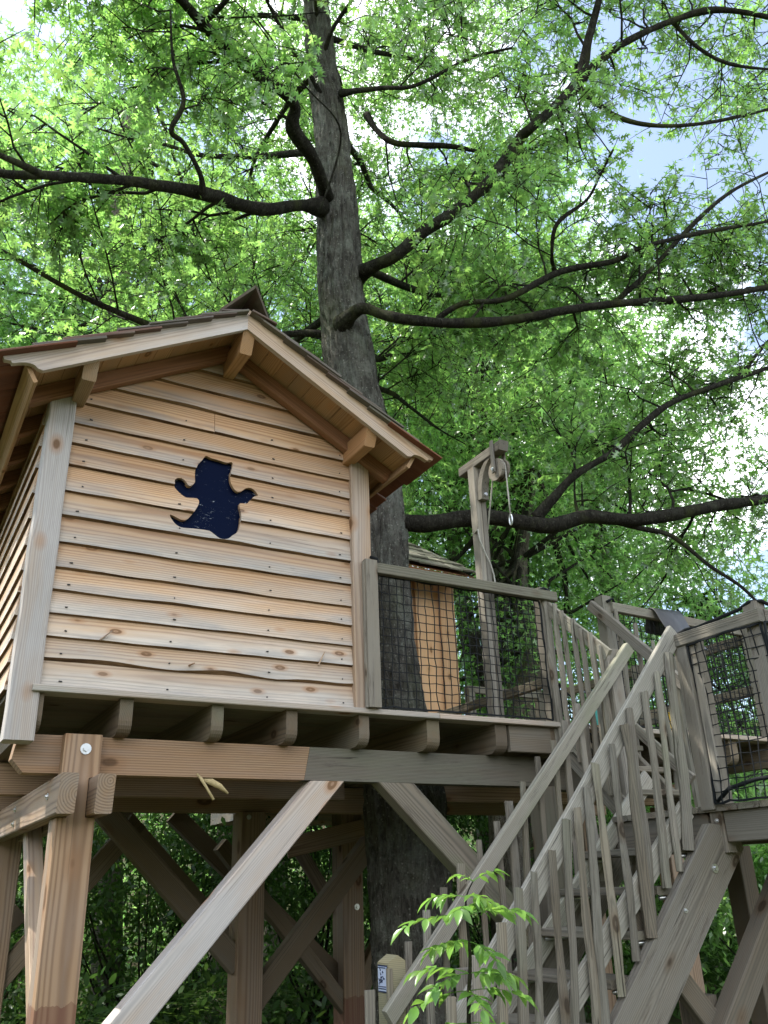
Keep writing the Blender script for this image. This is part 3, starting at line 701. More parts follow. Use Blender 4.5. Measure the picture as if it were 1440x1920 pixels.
# stringers and treads
def stringer(y, d, col):
    global near_stringer
    a, b = Vector((4.31, 0, 1.83)), Vector((2.35, 0, -0.13))
    e = (a - b).normalized(); n_ = Vector((-e.z, 0, e.x)); L = (a - b).length; h = 0.135
    near_stringer = prism('stringer', [(0, -h), (L - 0.02, -h), (L + 0.03, -0.02), (L - 0.10, h), (0, h)], d, M['grey'], st, frame((b.x, y, b.z), e, n_), col=col)
stringer(YF - 0.01, 0.055, (0.75, 0.05, 0.2))
stringer(YN - 0.045, 0.055, (0.75, 0.05, 0))
for k in range(1, 10):
    z, x = 1.95 - 0.205 * k, 4.24 - 0.2035 * k
    td_ = timber('tread', (x + 0.0, YN + 0.0125, z - 0.02), (x + 0.0, YF - 0.0125, z - 0.02), 0.235, 0.042, M['grey'], st, bev=0.005, col=GC(0.6))
    if k < 9:
        for yy in (YN + 0.04, YF - 0.04):
            tube('tread_bracket', [(x - 0.08, yy, z - 0.055), (x + 0.08, yy, z - 0.055)], 0.012, M['steel'], td_, 5)
# balusters, near side
tops = [(2.35, 1.13), (2.50, 1.28), (2.639, 1.406), (2.769, 1.554), (2.869, 1.622), (2.989, 1.721), (3.12, 1.864), (3.19, 1.923), (3.283, 2.021), (3.368, 2.15), (3.493, 2.255), (3.611, 2.371), (3.681, 2.464), (3.819, 2.572), (3.943, 2.693), (4.081, 2.824)]
for i, (x, z) in enumerate(tops):
    wd = 0.034 if i == len(tops) - 1 else U(0.021, 0.031)
    lath('baluster', (x - U(0.02, 0.12), YN - 0.020, z - U(1.04, 1.12)), (x, YN - 0.022, z + 0.01), wd, st, (U(0.35, 1.0), 0.25, 0.35 * random.random()))
ftops = [(2.40, 1.09), (2.52, 1.18), (2.64, 1.30), (2.765, 1.449), (2.89, 1.56), (3.017, 1.681), (3.155, 1.808), (3.296, 1.912), (3.401, 2.028), (3.519, 2.144), (3.662, 2.302), (3.805, 2.409), (3.917, 2.544), (4.053, 2.665), (4.18, 2.75), (4.30, 2.86)]
for i, (x, z) in enumerate(ftops):
    timber('baluster', (x - U(-0.02, 0.06), YF, z - U(1.0, 1.1)), (x, YF, z + 0.015), U(0.034, 0.058), 0.022, M['grey'], st, up=(0, 1, 0), segs=6, wob=0.006, col=(U(0.4, 1.0), 0.2, U(0, 0.3)))
# newels
npost = post('newel_post', 2.527, YN + 0.07, 0, 1.235, 0.115, 0.115, M['grey'], st, bev=0.008, col=(0.55, 0.1, 0))
fp = prism('newel_post', [(-0.058, 0), (0.058, 0), (0.058, 1.22), (0.0, 1.255), (-0.058, 1.22)], 0.115, M['green'], st, Matrix.Translation((2.572, YF, 0)), col=(0.3, 0.1, 0.25), label='pale greenish newel post carrying the small sign')
post('newel_post', 4.46, YF + 0.05, 0.9, 3.10, 0.12, 0.10, M['grey'], st, bev=0.007, col=(0.8, 0.1, 0))
for i, (x, z) in enumerate(((2.62, 0.80), (2.74, 0.79), (2.86, 0.83), (2.98, 0.82))):
    lath('short_paling', (x, YF + 0.16, 0.0), (x, YF + 0.16, z + 0.15), 0.024, st, GC(0.6))
timber('short_rail', (2.5, YF + 0.19, 0.72), (3.3, YF + 0.19, 0.72), 0.03, 0.06, M['grey'], st, col=GC())
bolt(near_stringer, (4.12, YN - 0.047, 1.62), (0, -1, 0), 0.024); bolt(near_stringer, (4.245, YN - 0.03, 1.905), (-0.5, -0.6, 0.5), 0.018); bolt(near_stringer, (3.84, YN - 0.047, 1.42), (0, -1, 0), 0.012)

# sign plate on the greenish newel
sg = thing('sign_plate', 'small blue and white sign plate on the newel at the foot of the stairs', 'sign', (2.512, YF + 0.05, 1.15))
sx = 2.512
def plate(name, y0, y1, z0, z1, dx, mat):
    V = [(sx - dx, y0, z0), (sx - dx, y1, z0), (sx - dx, y1, z1), (sx - dx, y0, z1), (sx - dx + 0.0025, y0, z0), (sx - dx + 0.0025, y1, z0), (sx - dx + 0.0025, y1, z1), (sx - dx + 0.0025, y0, z1)]
    return V, [(0, 3, 2, 1), (4, 5, 6, 7), (0, 1, 5, 4), (1, 2, 6, 5), (2, 3, 7, 6), (3, 0, 4, 7)]
def psub(name, rects, dx, mat):
    V, F = [], []
    for r_ in rects:
        v, f = plate(name, *r_, dx, mat); b = len(V); V += v; F += [tuple(i + b for i in q) for q in f]
    return obj(name, V, F, mat, sg)
Y0, Y1, Z0, Z1 = YF + 0.012, YF + 0.100, 1.085, 1.205
psub('backing', [(Y0 - .004, Y1 + .004, Z0 - .004, Z1 + .004)], 0.003, M['signblue'])
psub('face', [(Y0, Y1, Z0 + .003, Z1 - .003)], 0.0055, M['signwhite'])
marks = [(Y0 + .006, Y1 - .006, Z0 + .012, Z0 + .016), (Y0 + .006, Y1 - .006, Z0 + .022, Z0 + .026), (Y0 + .004, Y1 - .004, Z1 - .010, Z1 - .006)]
for k in range(22):
    a = Y0 + .012 + U(0, .058); z = Z0 + .032 + U(0, .074)
    marks.append((a, a + U(.003, .012), z, z + U(.003, .009)))
psub('print', marks, 0.0085, M['signblue'])

# ------------------------------------------------------------------ lower landing
ld = thing('landing_deck', 'low grey landing deck at the head of the main staircase', 'deck', (4.6, 3.6, 0))
for k in range(10):
    y = 3.02 + 0.142 * k
    timber('deck_board', (4.20 + U(-.006, .006), y, 1.935), (5.35, y, 1.935), 0.135, 0.034, M['grey'], ld, bev=0.004, col=GC(0.6))
timber('fascia_beam', (4.255, 2.95, 1.835), (4.255, 3.50, 1.835), 0.055, 0.165, M['under'], ld, col=(0.8, 0.1, 0))
timber('fascia_beam', (4.255, 3.62, 1.835), (4.255, 4.40, 1.835), 0.055, 0.165, M['under'], ld, col=(0.7, 0.1, 0))
timber('fascia_beam', (4.285, 2.955, 1.835), (5.35, 2.955, 1.835), 0.055, 0.165, M['under'], ld, col=(0.7, 0.1, 0))
timber('joist', (4.7, 2.99, 1.84), (4.7, 4.40, 1.84), 0.06, 0.15, M['under'], ld, col=(0.5, 0.1, 0))
timber('joist', (5.2, 2.99, 1.84), (5.2, 4.40, 1.84), 0.06, 0.15, M['under'], ld, col=(0.5, 0.1, 0))
post('short_post', 4.262, 3.555, 1.70, 1.935, 0.075, 0.09, M['grey'], ld, col=(0.5, 0.3, 0))
for z in (1.87, 1.76): bolt(ld, (4.222, 3.55, z), (-1, 0, 0), 0.012)
for x, y in ((5.25, 3.08), (5.25, 4.3), (4.05, 3.74)):
    post('leg', x, y, -0.05, 1.76 if x > 4.5 else 1.0, 0.14, 0.14, M['under'], ld, col=(0.4, 0.2, 0))
timber('brace', (4.06, 3.66, 0.85), (3.55, 3.66, 1.42), 0.06, 0.12, M['under'], ld, col=(0.6, 0.15, 0), bev=0.006)
timber('brace', (4.00, 3.60, 0.78), (4.95, 3.60, 1.74), 0.11, 0.14, M['under'], ld, col=(0.5, 0.2, 0), bev=0.006)
rl = thing('net_railing', 'grey corner guard rail wrapped in black net at the right edge', 'railing', (4.3, 3.3, 1.95), GRP)
post('rail_post', 4.215, 3.57, 1.93, 2.905, 0.06, 0.095, M['grey'], rl, col=(0.9, 0, 0), segs=6, wob=0.003)
post('rail_post', 4.235, 3.48, 1.952, 2.905, 0.075, 0.06, M['grey'], rl, col=(0.7, 0.1, 0))
post('rail_post', 4.245, 3.04, 1.952, 3.02, 0.09, 0.09, M['grey'], rl, col=(0.75, 0.1, 0), segs=6, wob=0.003)
timber('rail', (4.195, 3.63, 2.925), (4.195, 2.965, 2.925), 0.05, 0.078, M['grey'], rl, col=(0.8, 0, 0.1))
timber('rail', (4.222, 2.985, 2.925), (5.3, 2.985, 2.925), 0.05, 0.078, M['grey'], rl, col=(0.8, 0.1, 0.1))
net(rl, lambda u, v: (4.185 + 0.035 * math.sin(math.pi * v) - 0.02 * math.sin(math.pi * u), 3.51 - 0.53 * u, 1.96 + 0.92 * v), 9, 15, wave=0.011)
net(rl, lambda u, v: (4.19 + 1.1 * u, 2.955 - 0.02 * math.sin(7 * u), 1.96 + 0.92 * v), 18, 15, wave=0.011)
tube('net_rope', [(4.22, 3.62, 2.97), (4.26, 3.56, 3.0), (4.24, 3.45, 2.985), (4.20, 3.25, 2.985), (4.215, 3.12, 3.0), (4.20, 3.03, 3.02), (4.25, 2.985, 3.02), (4.35, 2.98, 2.99), (4.6, 2.98, 2.985)], 0.011, M['net'], rl, 6)
tube('net_rope', [(4.20, 3.50, 1.97), (4.19, 3.40, 2.03), (4.185, 3.2, 2.06), (4.18, 2.97, 2.06)], 0.012, M['net'], rl, 6)

# ------------------------------------------------------------------ short flight from the landing to the main deck (rises along +y)
sf = thing('short_staircase', 'short grey flight of steps between landing and main deck with a wavy handrail', 'staircase', (4.7, 4.7, 1.95))
timber('handrail', (4.41, 5.00, 3.585), (4.41, 4.40, 3.045), 0.03, 0.095, M['grey'], sf, col=(0.75, 0.1, 0.2), segs=6, wob=0.004)
timber('handrail', (4.995, 5.10, 3.70), (4.995, 4.22, 2.80), 0.045, 0.085, M['grey'], sf, col=(0.7, 0.15, 0), segs=14, wob=0.012)
for i in range(7):
    u = i / 6
    lath('baluster', (4.385, 4.97 - 0.53 * u, 2.52 - 0.50 * u), (4.385 + U(-.01, .01), 4.97 - 0.53 * u, 3.66 - 0.52 * u + U(-.03, .02)), U(0.019, 0.027), sf, GC(0.7))
for i in range(4):
    u = i / 3
    lath('baluster', (5.03, 4.86 - 0.5 * u, 2.40 - 0.5 * u), (5.03, 4.86 - 0.5 * u, 3.60 - 0.52 * u), U(0.02, 0.026), sf, GC(0.7))
for x in (4.44, 4.975):
    timber('stringer', (x, 5.04, 2.55), (x, 4.30, 1.83), 0.05, 0.16, M['grey'], sf, col=GC(0.7))
timber('low_rail', (4.40, 5.0, 2.60), (4.40, 4.42, 2.03), 0.03, 0.08, M['grey'], sf, col=GC(0.7))
timber('low_rail', (5.00, 5.0, 2.80), (5.00, 4.35, 2.20), 0.03, 0.08, M['grey'], sf, col=GC(0.7))
for k in range(1, 4):
    timber('tread', (4.465, 5.02 - 0.19 * k, 2.665 - 0.178 * k - 0.02), (4.95, 5.02 - 0.19 * k, 2.665 - 0.178 * k - 0.02), 0.22, 0.038, M['grey'], sf, col=GC(0.6))
net(sf, lambda u, v: (4.43, 4.98 - 0.5 * u, 2.62 - 0.55 * u + 0.34 * v), 8, 6, wave=0.015)

# ------------------------------------------------------------------ rail of the upper deck behind the landing
ur = thing('net_railing', 'upper netted guard rail with a rubber sheet hung over it', 'railing', (5.9, 5.05, 2.667), GRP)
post('rail_post', 5.075, 5.04, 2.67, 3.76, 0.10, 0.10, M['grey'], ur, col=GC())
post('rail_post', 5.19, 5.06, 2.67, 3.60, 0.08, 0.05, M['grey'], ur, col=(0.6, 0.2, 0))
post('rail_post', 6.88, 5.05, 2.67, 3.70, 0.09, 0.09, M['grey'], ur, col=GC())
timber('rail', (5.10, 4.985, 3.66), (6.98, 5.10, 3.66), 0.05, 0.08, M['grey'], ur, col=(0.7, 0.1, 0.2))
for z in (3.60, 3.12):
    timber('rail', (6.90, 5.10, z), (6.90, 8.0, z), 0.05, 0.09, M['grey'], ur, col=(0.3, 0.2, 0.2))
post('rail_post', 6.90, 6.5, 2.67, 3.66, 0.09, 0.09, M['grey'], ur, col=GC())
post('rail_post', 6.90, 7.9, 2.67, 3.66, 0.09, 0.09, M['grey'], ur, col=GC())
net(ur, lambda u, v: (5.14 + 1.72 * u, 5.01 + 0.07 * u, 2.69 + 0.94 * v), 28, 15)
net(ur, lambda u, v: (6.93, 5.1 + 2.8 * u, 2.69 + 0.92 * v), 44, 15)
tube('net_rope', [(5.06, 4.98, 3.70), (5.12, 4.97, 3.735), (5.16, 4.99, 3.68)], 0.012, M['net'], ur, 6)
br = thing('net_railing', 'rear guard rail of the main deck seen through the nets', 'railing', (4.0, 7.95, 2.667), GRP)
for x in (5.78, 6.8): post('rail_post', x, 8.02, 2.67, 3.66, 0.09, 0.09, M['grey'], br, col=GC())
timber('rail', (5.74, 8.0, 3.62), (6.9, 8.0, 3.62), 0.05, 0.08, M['grey'], br, col=GC())
timber('rail', (5.74, 8.0, 3.1), (6.9, 8.0, 3.1), 0.05, 0.08, M['grey'], br, col=GC())
# rubber sheet
prof = [(5.10, 3.52), (5.075, 3.60), (5.06, 3.68), (5.035, 3.712), (5.0, 3.716), (4.965, 3.70), (4.935, 3.66), (4.91, 3.60), (4.875, 3.53), (4.83, 3.45), (4.77, 3.36), (4.72, 3.30)]
V, F = [], []
for i, (y, z) in enumerate(prof):
    for x in (5.60 - 0.004 * i, 5.74 - 0.002 * i, 5.88): V.append((x, y + 0.012 * math.sin(x * 9 + i * .4), z))
for i in range(len(prof) - 1):
    for j in range(2): F.append((i * 3 + j, i * 3 + j + 1, i * 3 + j + 4, i * 3 + j + 3))
mo = obj('rubber_sheet', V, F, M['rubber'], smooth=True)
sm = mo.modifiers.new('thick', 'SOLIDIFY'); sm.thickness = 0.010
tag(mo, 'black rubber sheet folded over the upper guard rail', 'rubber sheet')

# ------------------------------------------------------------------ second cabin and play panel behind
cab = thing('small_cabin', 'second small cabin with vertical boards and a low shingled roof behind the trunk', 'cabin', (4.6, 8.4, 2.667))
x = 3.55; k = 0
while x < 5.60:
    w = U(0.15, 0.21)
    post('wall_board', x + w / 2, 8.12 - 0.045 * (k % 2), 2.3, 4.86, min(w, 5.66 - x) + 0.02, 0.024, M['cabinwall'], cab, col=(U(.1, .3), U(.1, .5), 0)); x += w; k += 1
V = [(3.5, 8.14, 2.3), (5.63, 8.14, 2.3), (5.63, 10.2, 2.3), (3.5, 10.2, 2.3)]; V += [(a, b, 4.9) for a, b, _ in V]
obj('cabin_core', V, [(0, 1, 5, 4), (1, 2, 6, 5), (2, 3, 7, 6), (3, 0, 4, 7), (4, 5, 6, 7)], M['larch'], cab, col=(0.1, 0.4, 0))
timber('fascia_board', (3.1, 7.72, 4.90), (5.74, 7.72, 4.80), 0.03, 0.13, M['rafter'], cab, col=(0.0, 0.9, 0))
for i in range(8):
    timber('rafter', (3.3 + 0.34 * i, 7.76, 4.91 - 0.012 * i), (3.3 + 0.34 * i, 8.3, 5.10 - 0.012 * i), 0.05, 0.08, M['rafter'], cab, col=(0, 0.9, 0))
obj('roof_lining', [(3.0, 7.70, 4.965), (5.76, 7.70, 4.87), (5.34, 9.5, 6.11), (4.0, 9.5, 6.16)], [(0, 1, 2, 3)], M['rafter'], cab, col=(0, 0.9, 0))
for c in range(8):
    f0 = c / 8; y = 7.68 + 1.78 * f0; z = 4.99 + 1.20 * f0
    xa, xb = 3.0 + 1.1 * f0, 5.79 - 0.43 * f0
    while xa < xb:
        w = min(U(0.14, 0.26), xb - xa)
        zz = z - (xa - 3.0) * 0.034
        timber('shingle', (xa + w / 2, y + 0.30, zz + 0.20 + 0.01), (xa + w / 2, y + U(-.02, .02), zz + 0.035 + U(-.006, .006)), w, 0.018, M['grey'], cab, up=(0, -0.56, 0.83), bev=0.002, col=(0.9, 0, 0.3))  # pale grey wood puts sunlight on this roof into the colour
        xa += w + 0.002
pp_ = thing('play_panel', 'teal and yellow play panel standing on the deck behind the stairs', 'play panel', (5.6, 6.6, 2.667))
timber('panel', (6.60, 6.85, 2.68), (6.60, 6.85, 3.42), 0.22, 0.03, M['teal'], pp_, up=(0, 1, 0))
timber('panel', (6.62, 5.95, 2.68), (6.62, 5.95, 3.05), 0.12, 0.03, M['yellow'], pp_, up=(0, 1, 0))
timber('cross_bar', (6.60, 6.9, 3.0), (6.66, 5.95, 3.0), 0.05, 0.06, M['grey'], pp_, col=GC())

# ------------------------------------------------------------------ trees
TRUNK= [(3.81, 6.3, 0.71, 0.299), (3.81, 6.3, 1.25, 0.304), (3.8, 6.3, 2.23, 0.323), (3.72, 6.3, 2.96, 0.283), (3.65, 6.3, 3.56, 0.266), (3.64, 6.3, 4.67, 0.257), (3.56, 6.3, 5.37, 0.254), (3.4, 6.3, 6.22, 0.249), (3.3, 6.3, 7.09, 0.223), (3.28, 6.3, 7.84, 0.222), (3.21, 6.3, 9.33, 0.185), (3.07, 6.3, 10.52, 0.162), (3.02, 6.3, 11.41, 0.148), (2.97, 6.3, 12.88, 0.129), (2.93, 6.3, 14.91, 0.095)]
LIMBS={
 'a':[(3.01, 6.2, 8.09, 0.111), (2.7, 6.04, 7.84, 0.069), (2.25, 5.89, 7.47, 0.07), (1.88, 5.73, 7.27, 0.067), (1.59, 5.58, 7.11, 0.064), (1.11, 5.42, 6.85, 0.052), (0.72, 5.27, 6.59, 0.045), (0.3, 5.11, 6.29, 0.038), (0.04, 4.96, 6.05, 0.029), (-0.42, 4.8, 5.84, 0.017)],
 'a2':[(0.3, 5.0, 6.19, 0.026), (0.15, 4.83, 6.06, 0.025), (0.02, 4.67, 5.93, 0.02), (-0.26, 4.5, 5.82, 0.013)],
 'b':[(3.09, 6.2, 8.24, 0.084), (2.95, 6.02, 8.22, 0.074), (2.75, 5.84, 8.32, 0.072), (2.46, 5.67, 8.41, 0.078), (2.39, 5.49, 8.51, 0.062), (2.04, 5.31, 8.44, 0.059), (1.67, 5.13, 8.33, 0.052), (1.32, 4.96, 8.32, 0.05), (1.04, 4.78, 8.27, 0.043), (0.68, 4.6, 8.3, 0.029)],
 'b2':[(1.31, 4.9, 8.26, 0.027), (1.36, 4.65, 8.16, 0.026), (1.4, 4.4, 8.1, 0.021)],
 'c':[(3.45, 6.2, 7.38, 0.099), (3.51, 6.0, 7.36, 0.081), (3.65, 5.8, 7.4, 0.075), (3.92, 5.6, 7.69, 0.071), (4.13, 5.4, 7.83, 0.07), (4.49, 5.2, 8.25, 0.066), (4.79, 5.0, 8.8, 0.068), (4.81, 4.8, 8.81, 0.056), (5.32, 4.6, 9.47, 0.069), (5.43, 4.4, 10.06, 0.047), (5.49, 4.2, 10.54, 0.041), (5.55, 4.0, 11.22, 0.027)],
 'c2':[(5.32, 4.6, 9.47, 0.052), (5.56, 4.38, 9.78, 0.049), (5.79, 4.17, 9.97, 0.044), (6.29, 3.95, 10.33, 0.039), (6.8, 3.73, 10.58, 0.039), (7.47, 3.52, 10.64, 0.034), (8.09, 3.3, 10.52, 0.022)],
 'd':[(3.24, 6.15, 6.65, 0.105), (3.23, 6.0, 6.65, 0.077), (3.29, 5.84, 6.66, 0.061), (3.43, 5.69, 6.53, 0.055), (3.56, 5.53, 6.42, 0.055), (4.0, 5.38, 6.42, 0.055), (4.59, 5.22, 6.55, 0.051), (5.08, 5.07, 6.72, 0.047), (5.69, 4.92, 6.92, 0.046), (6.31, 4.76, 7.07, 0.047), (7.0, 4.61, 7.28, 0.043), (7.65, 4.45, 7.51, 0.035), (8.77, 4.3, 8.03, 0.025)],
 'e':[(3.98, 5.6, 6.61, 0.031), (4.17, 5.41, 6.73, 0.036), (4.56, 5.23, 6.8, 0.036), (5.13, 5.04, 7.2, 0.035), (5.73, 4.86, 7.43, 0.033), (5.94, 4.67, 7.54, 0.03), (6.6, 4.49, 7.85, 0.026), (7.73, 4.3, 8.35, 0.018)],
 'e2':[(5.27, 5.25, 7.39, 0.025), (5.05, 5.04, 7.37, 0.022), (4.97, 4.83, 7.58, 0.024), (5.21, 4.62, 7.82, 0.019), (5.22, 4.41, 7.96, 0.016), (5.23, 4.2, 8.12, 0.013)],
 'f':[(3.73, 6.3, 4.63, 0.149), (3.86, 6.18, 4.66, 0.099), (4.03, 6.07, 4.64, 0.089), (4.37, 5.95, 4.71, 0.09), (4.53, 5.83, 4.71, 0.087), (4.75, 5.72, 4.67, 0.089), (5.09, 5.6, 4.63, 0.085), (5.46, 5.48, 4.74, 0.081), (5.91, 5.37, 4.75, 0.072), (6.38, 5.25, 4.84, 0.074), (6.98, 5.13, 5.01, 0.065), (7.63, 5.02, 5.17, 0.05), (8.68, 4.9, 5.55, 0.03)],
 'f2':[(5.03, 5.7, 4.74, 0.056), (5.17, 5.56, 4.93, 0.051), (5.33, 5.41, 5.13, 0.043), (5.73, 5.27, 5.4, 0.039), (6.01, 5.13, 5.68, 0.04), (6.37, 4.99, 5.98, 0.038), (7.0, 4.84, 6.29, 0.034), (7.68, 4.7, 6.61, 0.023)],
 'f3':[(5.89, 5.55, 4.81, 0.032), (6.03, 5.36, 4.68, 0.028), (6.23, 5.17, 4.56, 0.026), (6.44, 4.98, 4.23, 0.02), (6.58, 4.79, 3.98, 0.017), (6.6, 4.6, 3.68, 0.014)],
 'g':[(3.79, 6.5, 10.12, 0.045), (3.86, 6.36, 9.74, 0.038), (3.99, 6.22, 9.5, 0.04), (4.27, 6.08, 9.47, 0.04), (4.62, 5.94, 9.49, 0.034), (5.06, 5.8, 9.45, 0.019)],
 'h':[(3.24, 6.1, 9.76, 0.042), (3.3, 5.84, 9.56, 0.035), (3.48, 5.58, 9.43, 0.026), (3.72, 5.32, 9.33, 0.023), (4.26, 5.06, 9.76, 0.02), (4.65, 4.8, 9.87, 0.012)],
 't':[(1.57, 5.5, 7.03, 0.032), (1.5, 5.38, 7.11, 0.027), (1.32, 5.27, 7.25, 0.024), (1.18, 5.15, 7.21, 0.026), (1.23, 5.03, 7.44, 0.019), (1.09, 4.92, 7.72, 0.013), (1.01, 4.8, 8.09, 0.009)],
 'k':[(2.87, 5.9, 7.73, 0.021), (2.89, 5.47, 8.36, 0.021), (2.32, 5.03, 8.2, 0.017), (1.76, 4.6, 8.01, 0.011)],
 'm':[(5.36, 4.6, 9.45, 0.035), (5.65, 4.45, 9.05, 0.029), (6.11, 4.3, 8.99, 0.026), (6.84, 4.15, 9.27, 0.024), (7.83, 4.0, 9.85, 0.019), (8.41, 3.9, 10.19, 0.013)],
 'n':[(5.72, 4.95, 6.95, 0.03), (6.21, 4.8, 7.46, 0.028), (6.88, 4.65, 8.24, 0.027), (7.49, 4.5, 8.85, 0.025), (8.23, 4.35, 9.4, 0.019), (8.9, 4.2, 9.84, 0.013)],
 'o':[(6.37, 4.0, 10.44, 0.027), (6.58, 3.9, 10.02, 0.024), (6.95, 3.8, 9.87, 0.021), (7.61, 3.7, 10.06, 0.015)],
 'q':[(7.08, 4.9, 6.35, 0.025), (7.42, 4.85, 6.55, 0.023), (7.81, 4.7, 7.0, 0.021), (8.37, 4.6, 7.41, 0.012)],
}

def unit(a): return a / np.maximum(np.linalg.norm(a, axis=-1, keepdims=True), 1e-9)
# pin-oak leaf: pointed lobes, deep sinuses (x = length 0..1, y = half width)
_s = [(0.10, 0.025), (0.36, 0.055), (0.60, 0.06), (0.80, 0.045)]
_t = [(0.16, 0.27), (0.52, 0.44), (0.86, 0.29)]
def _leaf7():
    P = [(0, 0, 0)]; L_, R_ = [], []
    for x, y in _s: L_.append(len(P)); P.append((x, y, -y * 0.3)); R_.append(len(P)); P.append((x, -y, -y * 0.3))
    end = len(P); P.append((1.0, 0, -0.10))
    LT, RT = [], []
    for x, y in _t: LT.append(len(P)); P.append((x, y, -y * 0.35)); RT.append(len(P)); P.append((x, -y, -y * 0.35))
    T = [(0, R_[0], L_[0])]
    for i in range(3):
        T += [(L_[i], R_[i], R_[i + 1]), (L_[i], R_[i + 1], L_[i + 1]), (L_[i], L_[i + 1], LT[i]), (R_[i + 1], R_[i], RT[i])]
    T.append((L_[3], R_[3], end))
    return np.array(P, np.float32), np.array(T, np.int32)
LEAF7 = _leaf7()
# simplified three-lobe leaf for the farther trees
LEAF3 = (np.array([(0, 0, 0), (0.45, 0.09, -.02), (0.45, -0.09, -.02), (1.0, 0, -.10), (0.55, 0.42, -.12), (0.25, 0.05, 0), (0.55, -0.42, -.12), (0.25, -0.05, 0)], np.float32),
         np.array([(0, 2, 1), (1, 2, 3), (5, 1, 4), (2, 7, 6)], np.int32))
LEAFO = (np.array([(0, 0, 0), (0.3, 0.2, -.03), (0.3, -0.2, -.03), (0.7, 0.17, -.06), (0.7, -0.17, -.06), (1, 0, -.14)], np.float32),
         np.array([(0, 2, 1), (1, 2, 4), (1, 4, 3), (3, 4, 5)], np.int32))
def leaf_cloud(name, pos, dirs, nrm, size, tpl, mat, parent=None, kind='stuff', label=None):
    P, T = tpl
    ex = unit(dirs); ez = unit(nrm - ex * (nrm * ex).sum(-1, keepdims=True)); ey = np.cross(ez, ex)
    V = pos[:, None, :] + size[:, None, None] * (P[None, :, 0:1] * ex[:, None, :] + P[None, :, 1:2] * ey[:, None, :] + P[None, :, 2:3] * ez[:, None, :])
    tri = (T[None] + (np.arange(len(pos)) * len(P))[:, None, None]).reshape(-1, 3)
    return mesh_np(name, V.reshape(-1, 3), tri, mat, parent, kind, label)
def rough_trunk(name, pts, mat, parent, n=22, k=5, amp=0.05, label=None, ridge=0.0):
    """tapered, slightly knobbly stem; rows are x, y, z, radius"""
    A = smoothp(pts, k)
    V, F = tube_vf([tuple(a[:3]) for a in A], [float(a[3]) for a in A], n)
    V2 = []
    for i in range(len(A)):
        c = Vector(A[i][:3])
        for j in range(n):
            v = Vector(V[i * n + j]); d = v - c
            q = 1 + amp * noise.noise(v * 2.2) + amp * 0.6 * noise.noise(v * 7.0)
            if ridge:
                an = math.atan2(d.y, d.x)
                w_ = 0.35 * noise.noise(Vector((v.z * 1.2, an * 2, 3)))
                f1 = noise.noise(Vector((math.cos(an + w_) * 9, math.sin(an + w_) * 9, v.z * 1.3)))
                f2 = noise.noise(Vector((math.cos(an + w_) * 20, math.sin(an + w_) * 20, v.z * 4.0)))
                q += ridge / d.length * (1.3 * (0.3 - abs(f1) * 1.6) + 0.7 * f2)
            V2.append(c + d * q)
    return obj(name, V2, F, mat, parent, smooth=True, label=label)
oak = thing('oak_tree', 'tall oak with a grey trunk rising through the deck and wide dark limbs', 'tree', (3.8, 6.3, 0))
rough_trunk('trunk', [(3.83, 6.3, -0.2, 0.40)] + TRUNK, M['bark'], oak, 110, 26, 0.06, ridge=0.028)
lp, ld_, ln_, ls = [], [], [], []       # leaf position, direction, normal, size
TV, TF = [], []                          # all fine twigs
def trunk_at(z):
    for a, b in zip(TRUNK, TRUNK[1:]):
        if a[2] <= z <= b[2]:
            u = (z - a[2]) / (b[2] - a[2]); return np.array(a[:3]) * (1 - u) + np.array(b[:3]) * u
    return np.array(TRUNK[0][:3] if z < TRUNK[0][2] else TRUNK[-1][:3])
def free(p):
    x, y, z = p
    if x < 3.5 and y < 8.3 and z < 6.15: return False
    if y < 5.45 and z < 4.9: return False
    if x < 4.3 and y < 6.6 and z < 4.9: return False
    if 4.0 < x < 7.2 and 4.9 < y < 8.2 and z < 3.9: return False
    if 4.2 < x < 6.3 and 4.9 < y < 8.4 and z < 4.95: return False
    if 4.6 < x < 6.3 and 7.2 < y < 9.0 and z < 5.9: return False
    if z < 3.4 or y < 0.6 and z < 6.5: return False
    t_ = trunk_at(z)
    if math.hypot(x - t_[0], y - t_[1]) < 0.75 and z < 10: return False
    return True
def add_twig(p, d, L, nl, sz=(0.06, 0.135)):
    d = d / np.linalg.norm(d)
    q1 = p + d * L * 0.5 + np.array((0, 0, -0.03)) * L; q2 = p + d * L + np.array((0, 0, -0.16)) * L
    if not free(q2): return
    tube_vf([p, q1, q2], [0.006, 0.0042, 0.002], 3, TV, TF, cap=False)
    for i in range(nl):
        u = 0.25 + 0.75 * (i + rng.random() * 0.6) / nl
        b = p + (q1 - p) * min(1, u * 2) + (q2 - q1) * max(0, u * 2 - 1)
        side = rng.normal(size=3); side -= d * side.dot(d); side /= np.linalg.norm(side) + 1e-6
        dr = d * rng.uniform(0.1, 0.9) + side * rng.uniform(0.5, 1.0); dr[2] -= rng.uniform(0.1, 0.65)
        lp.append(b + dr * 0.02); ld_.append(dr); ls.append(rng.uniform(*sz))
        ln_.append(np.array((0, 0, 1.0)) + rng.normal(size=3) * 0.5)
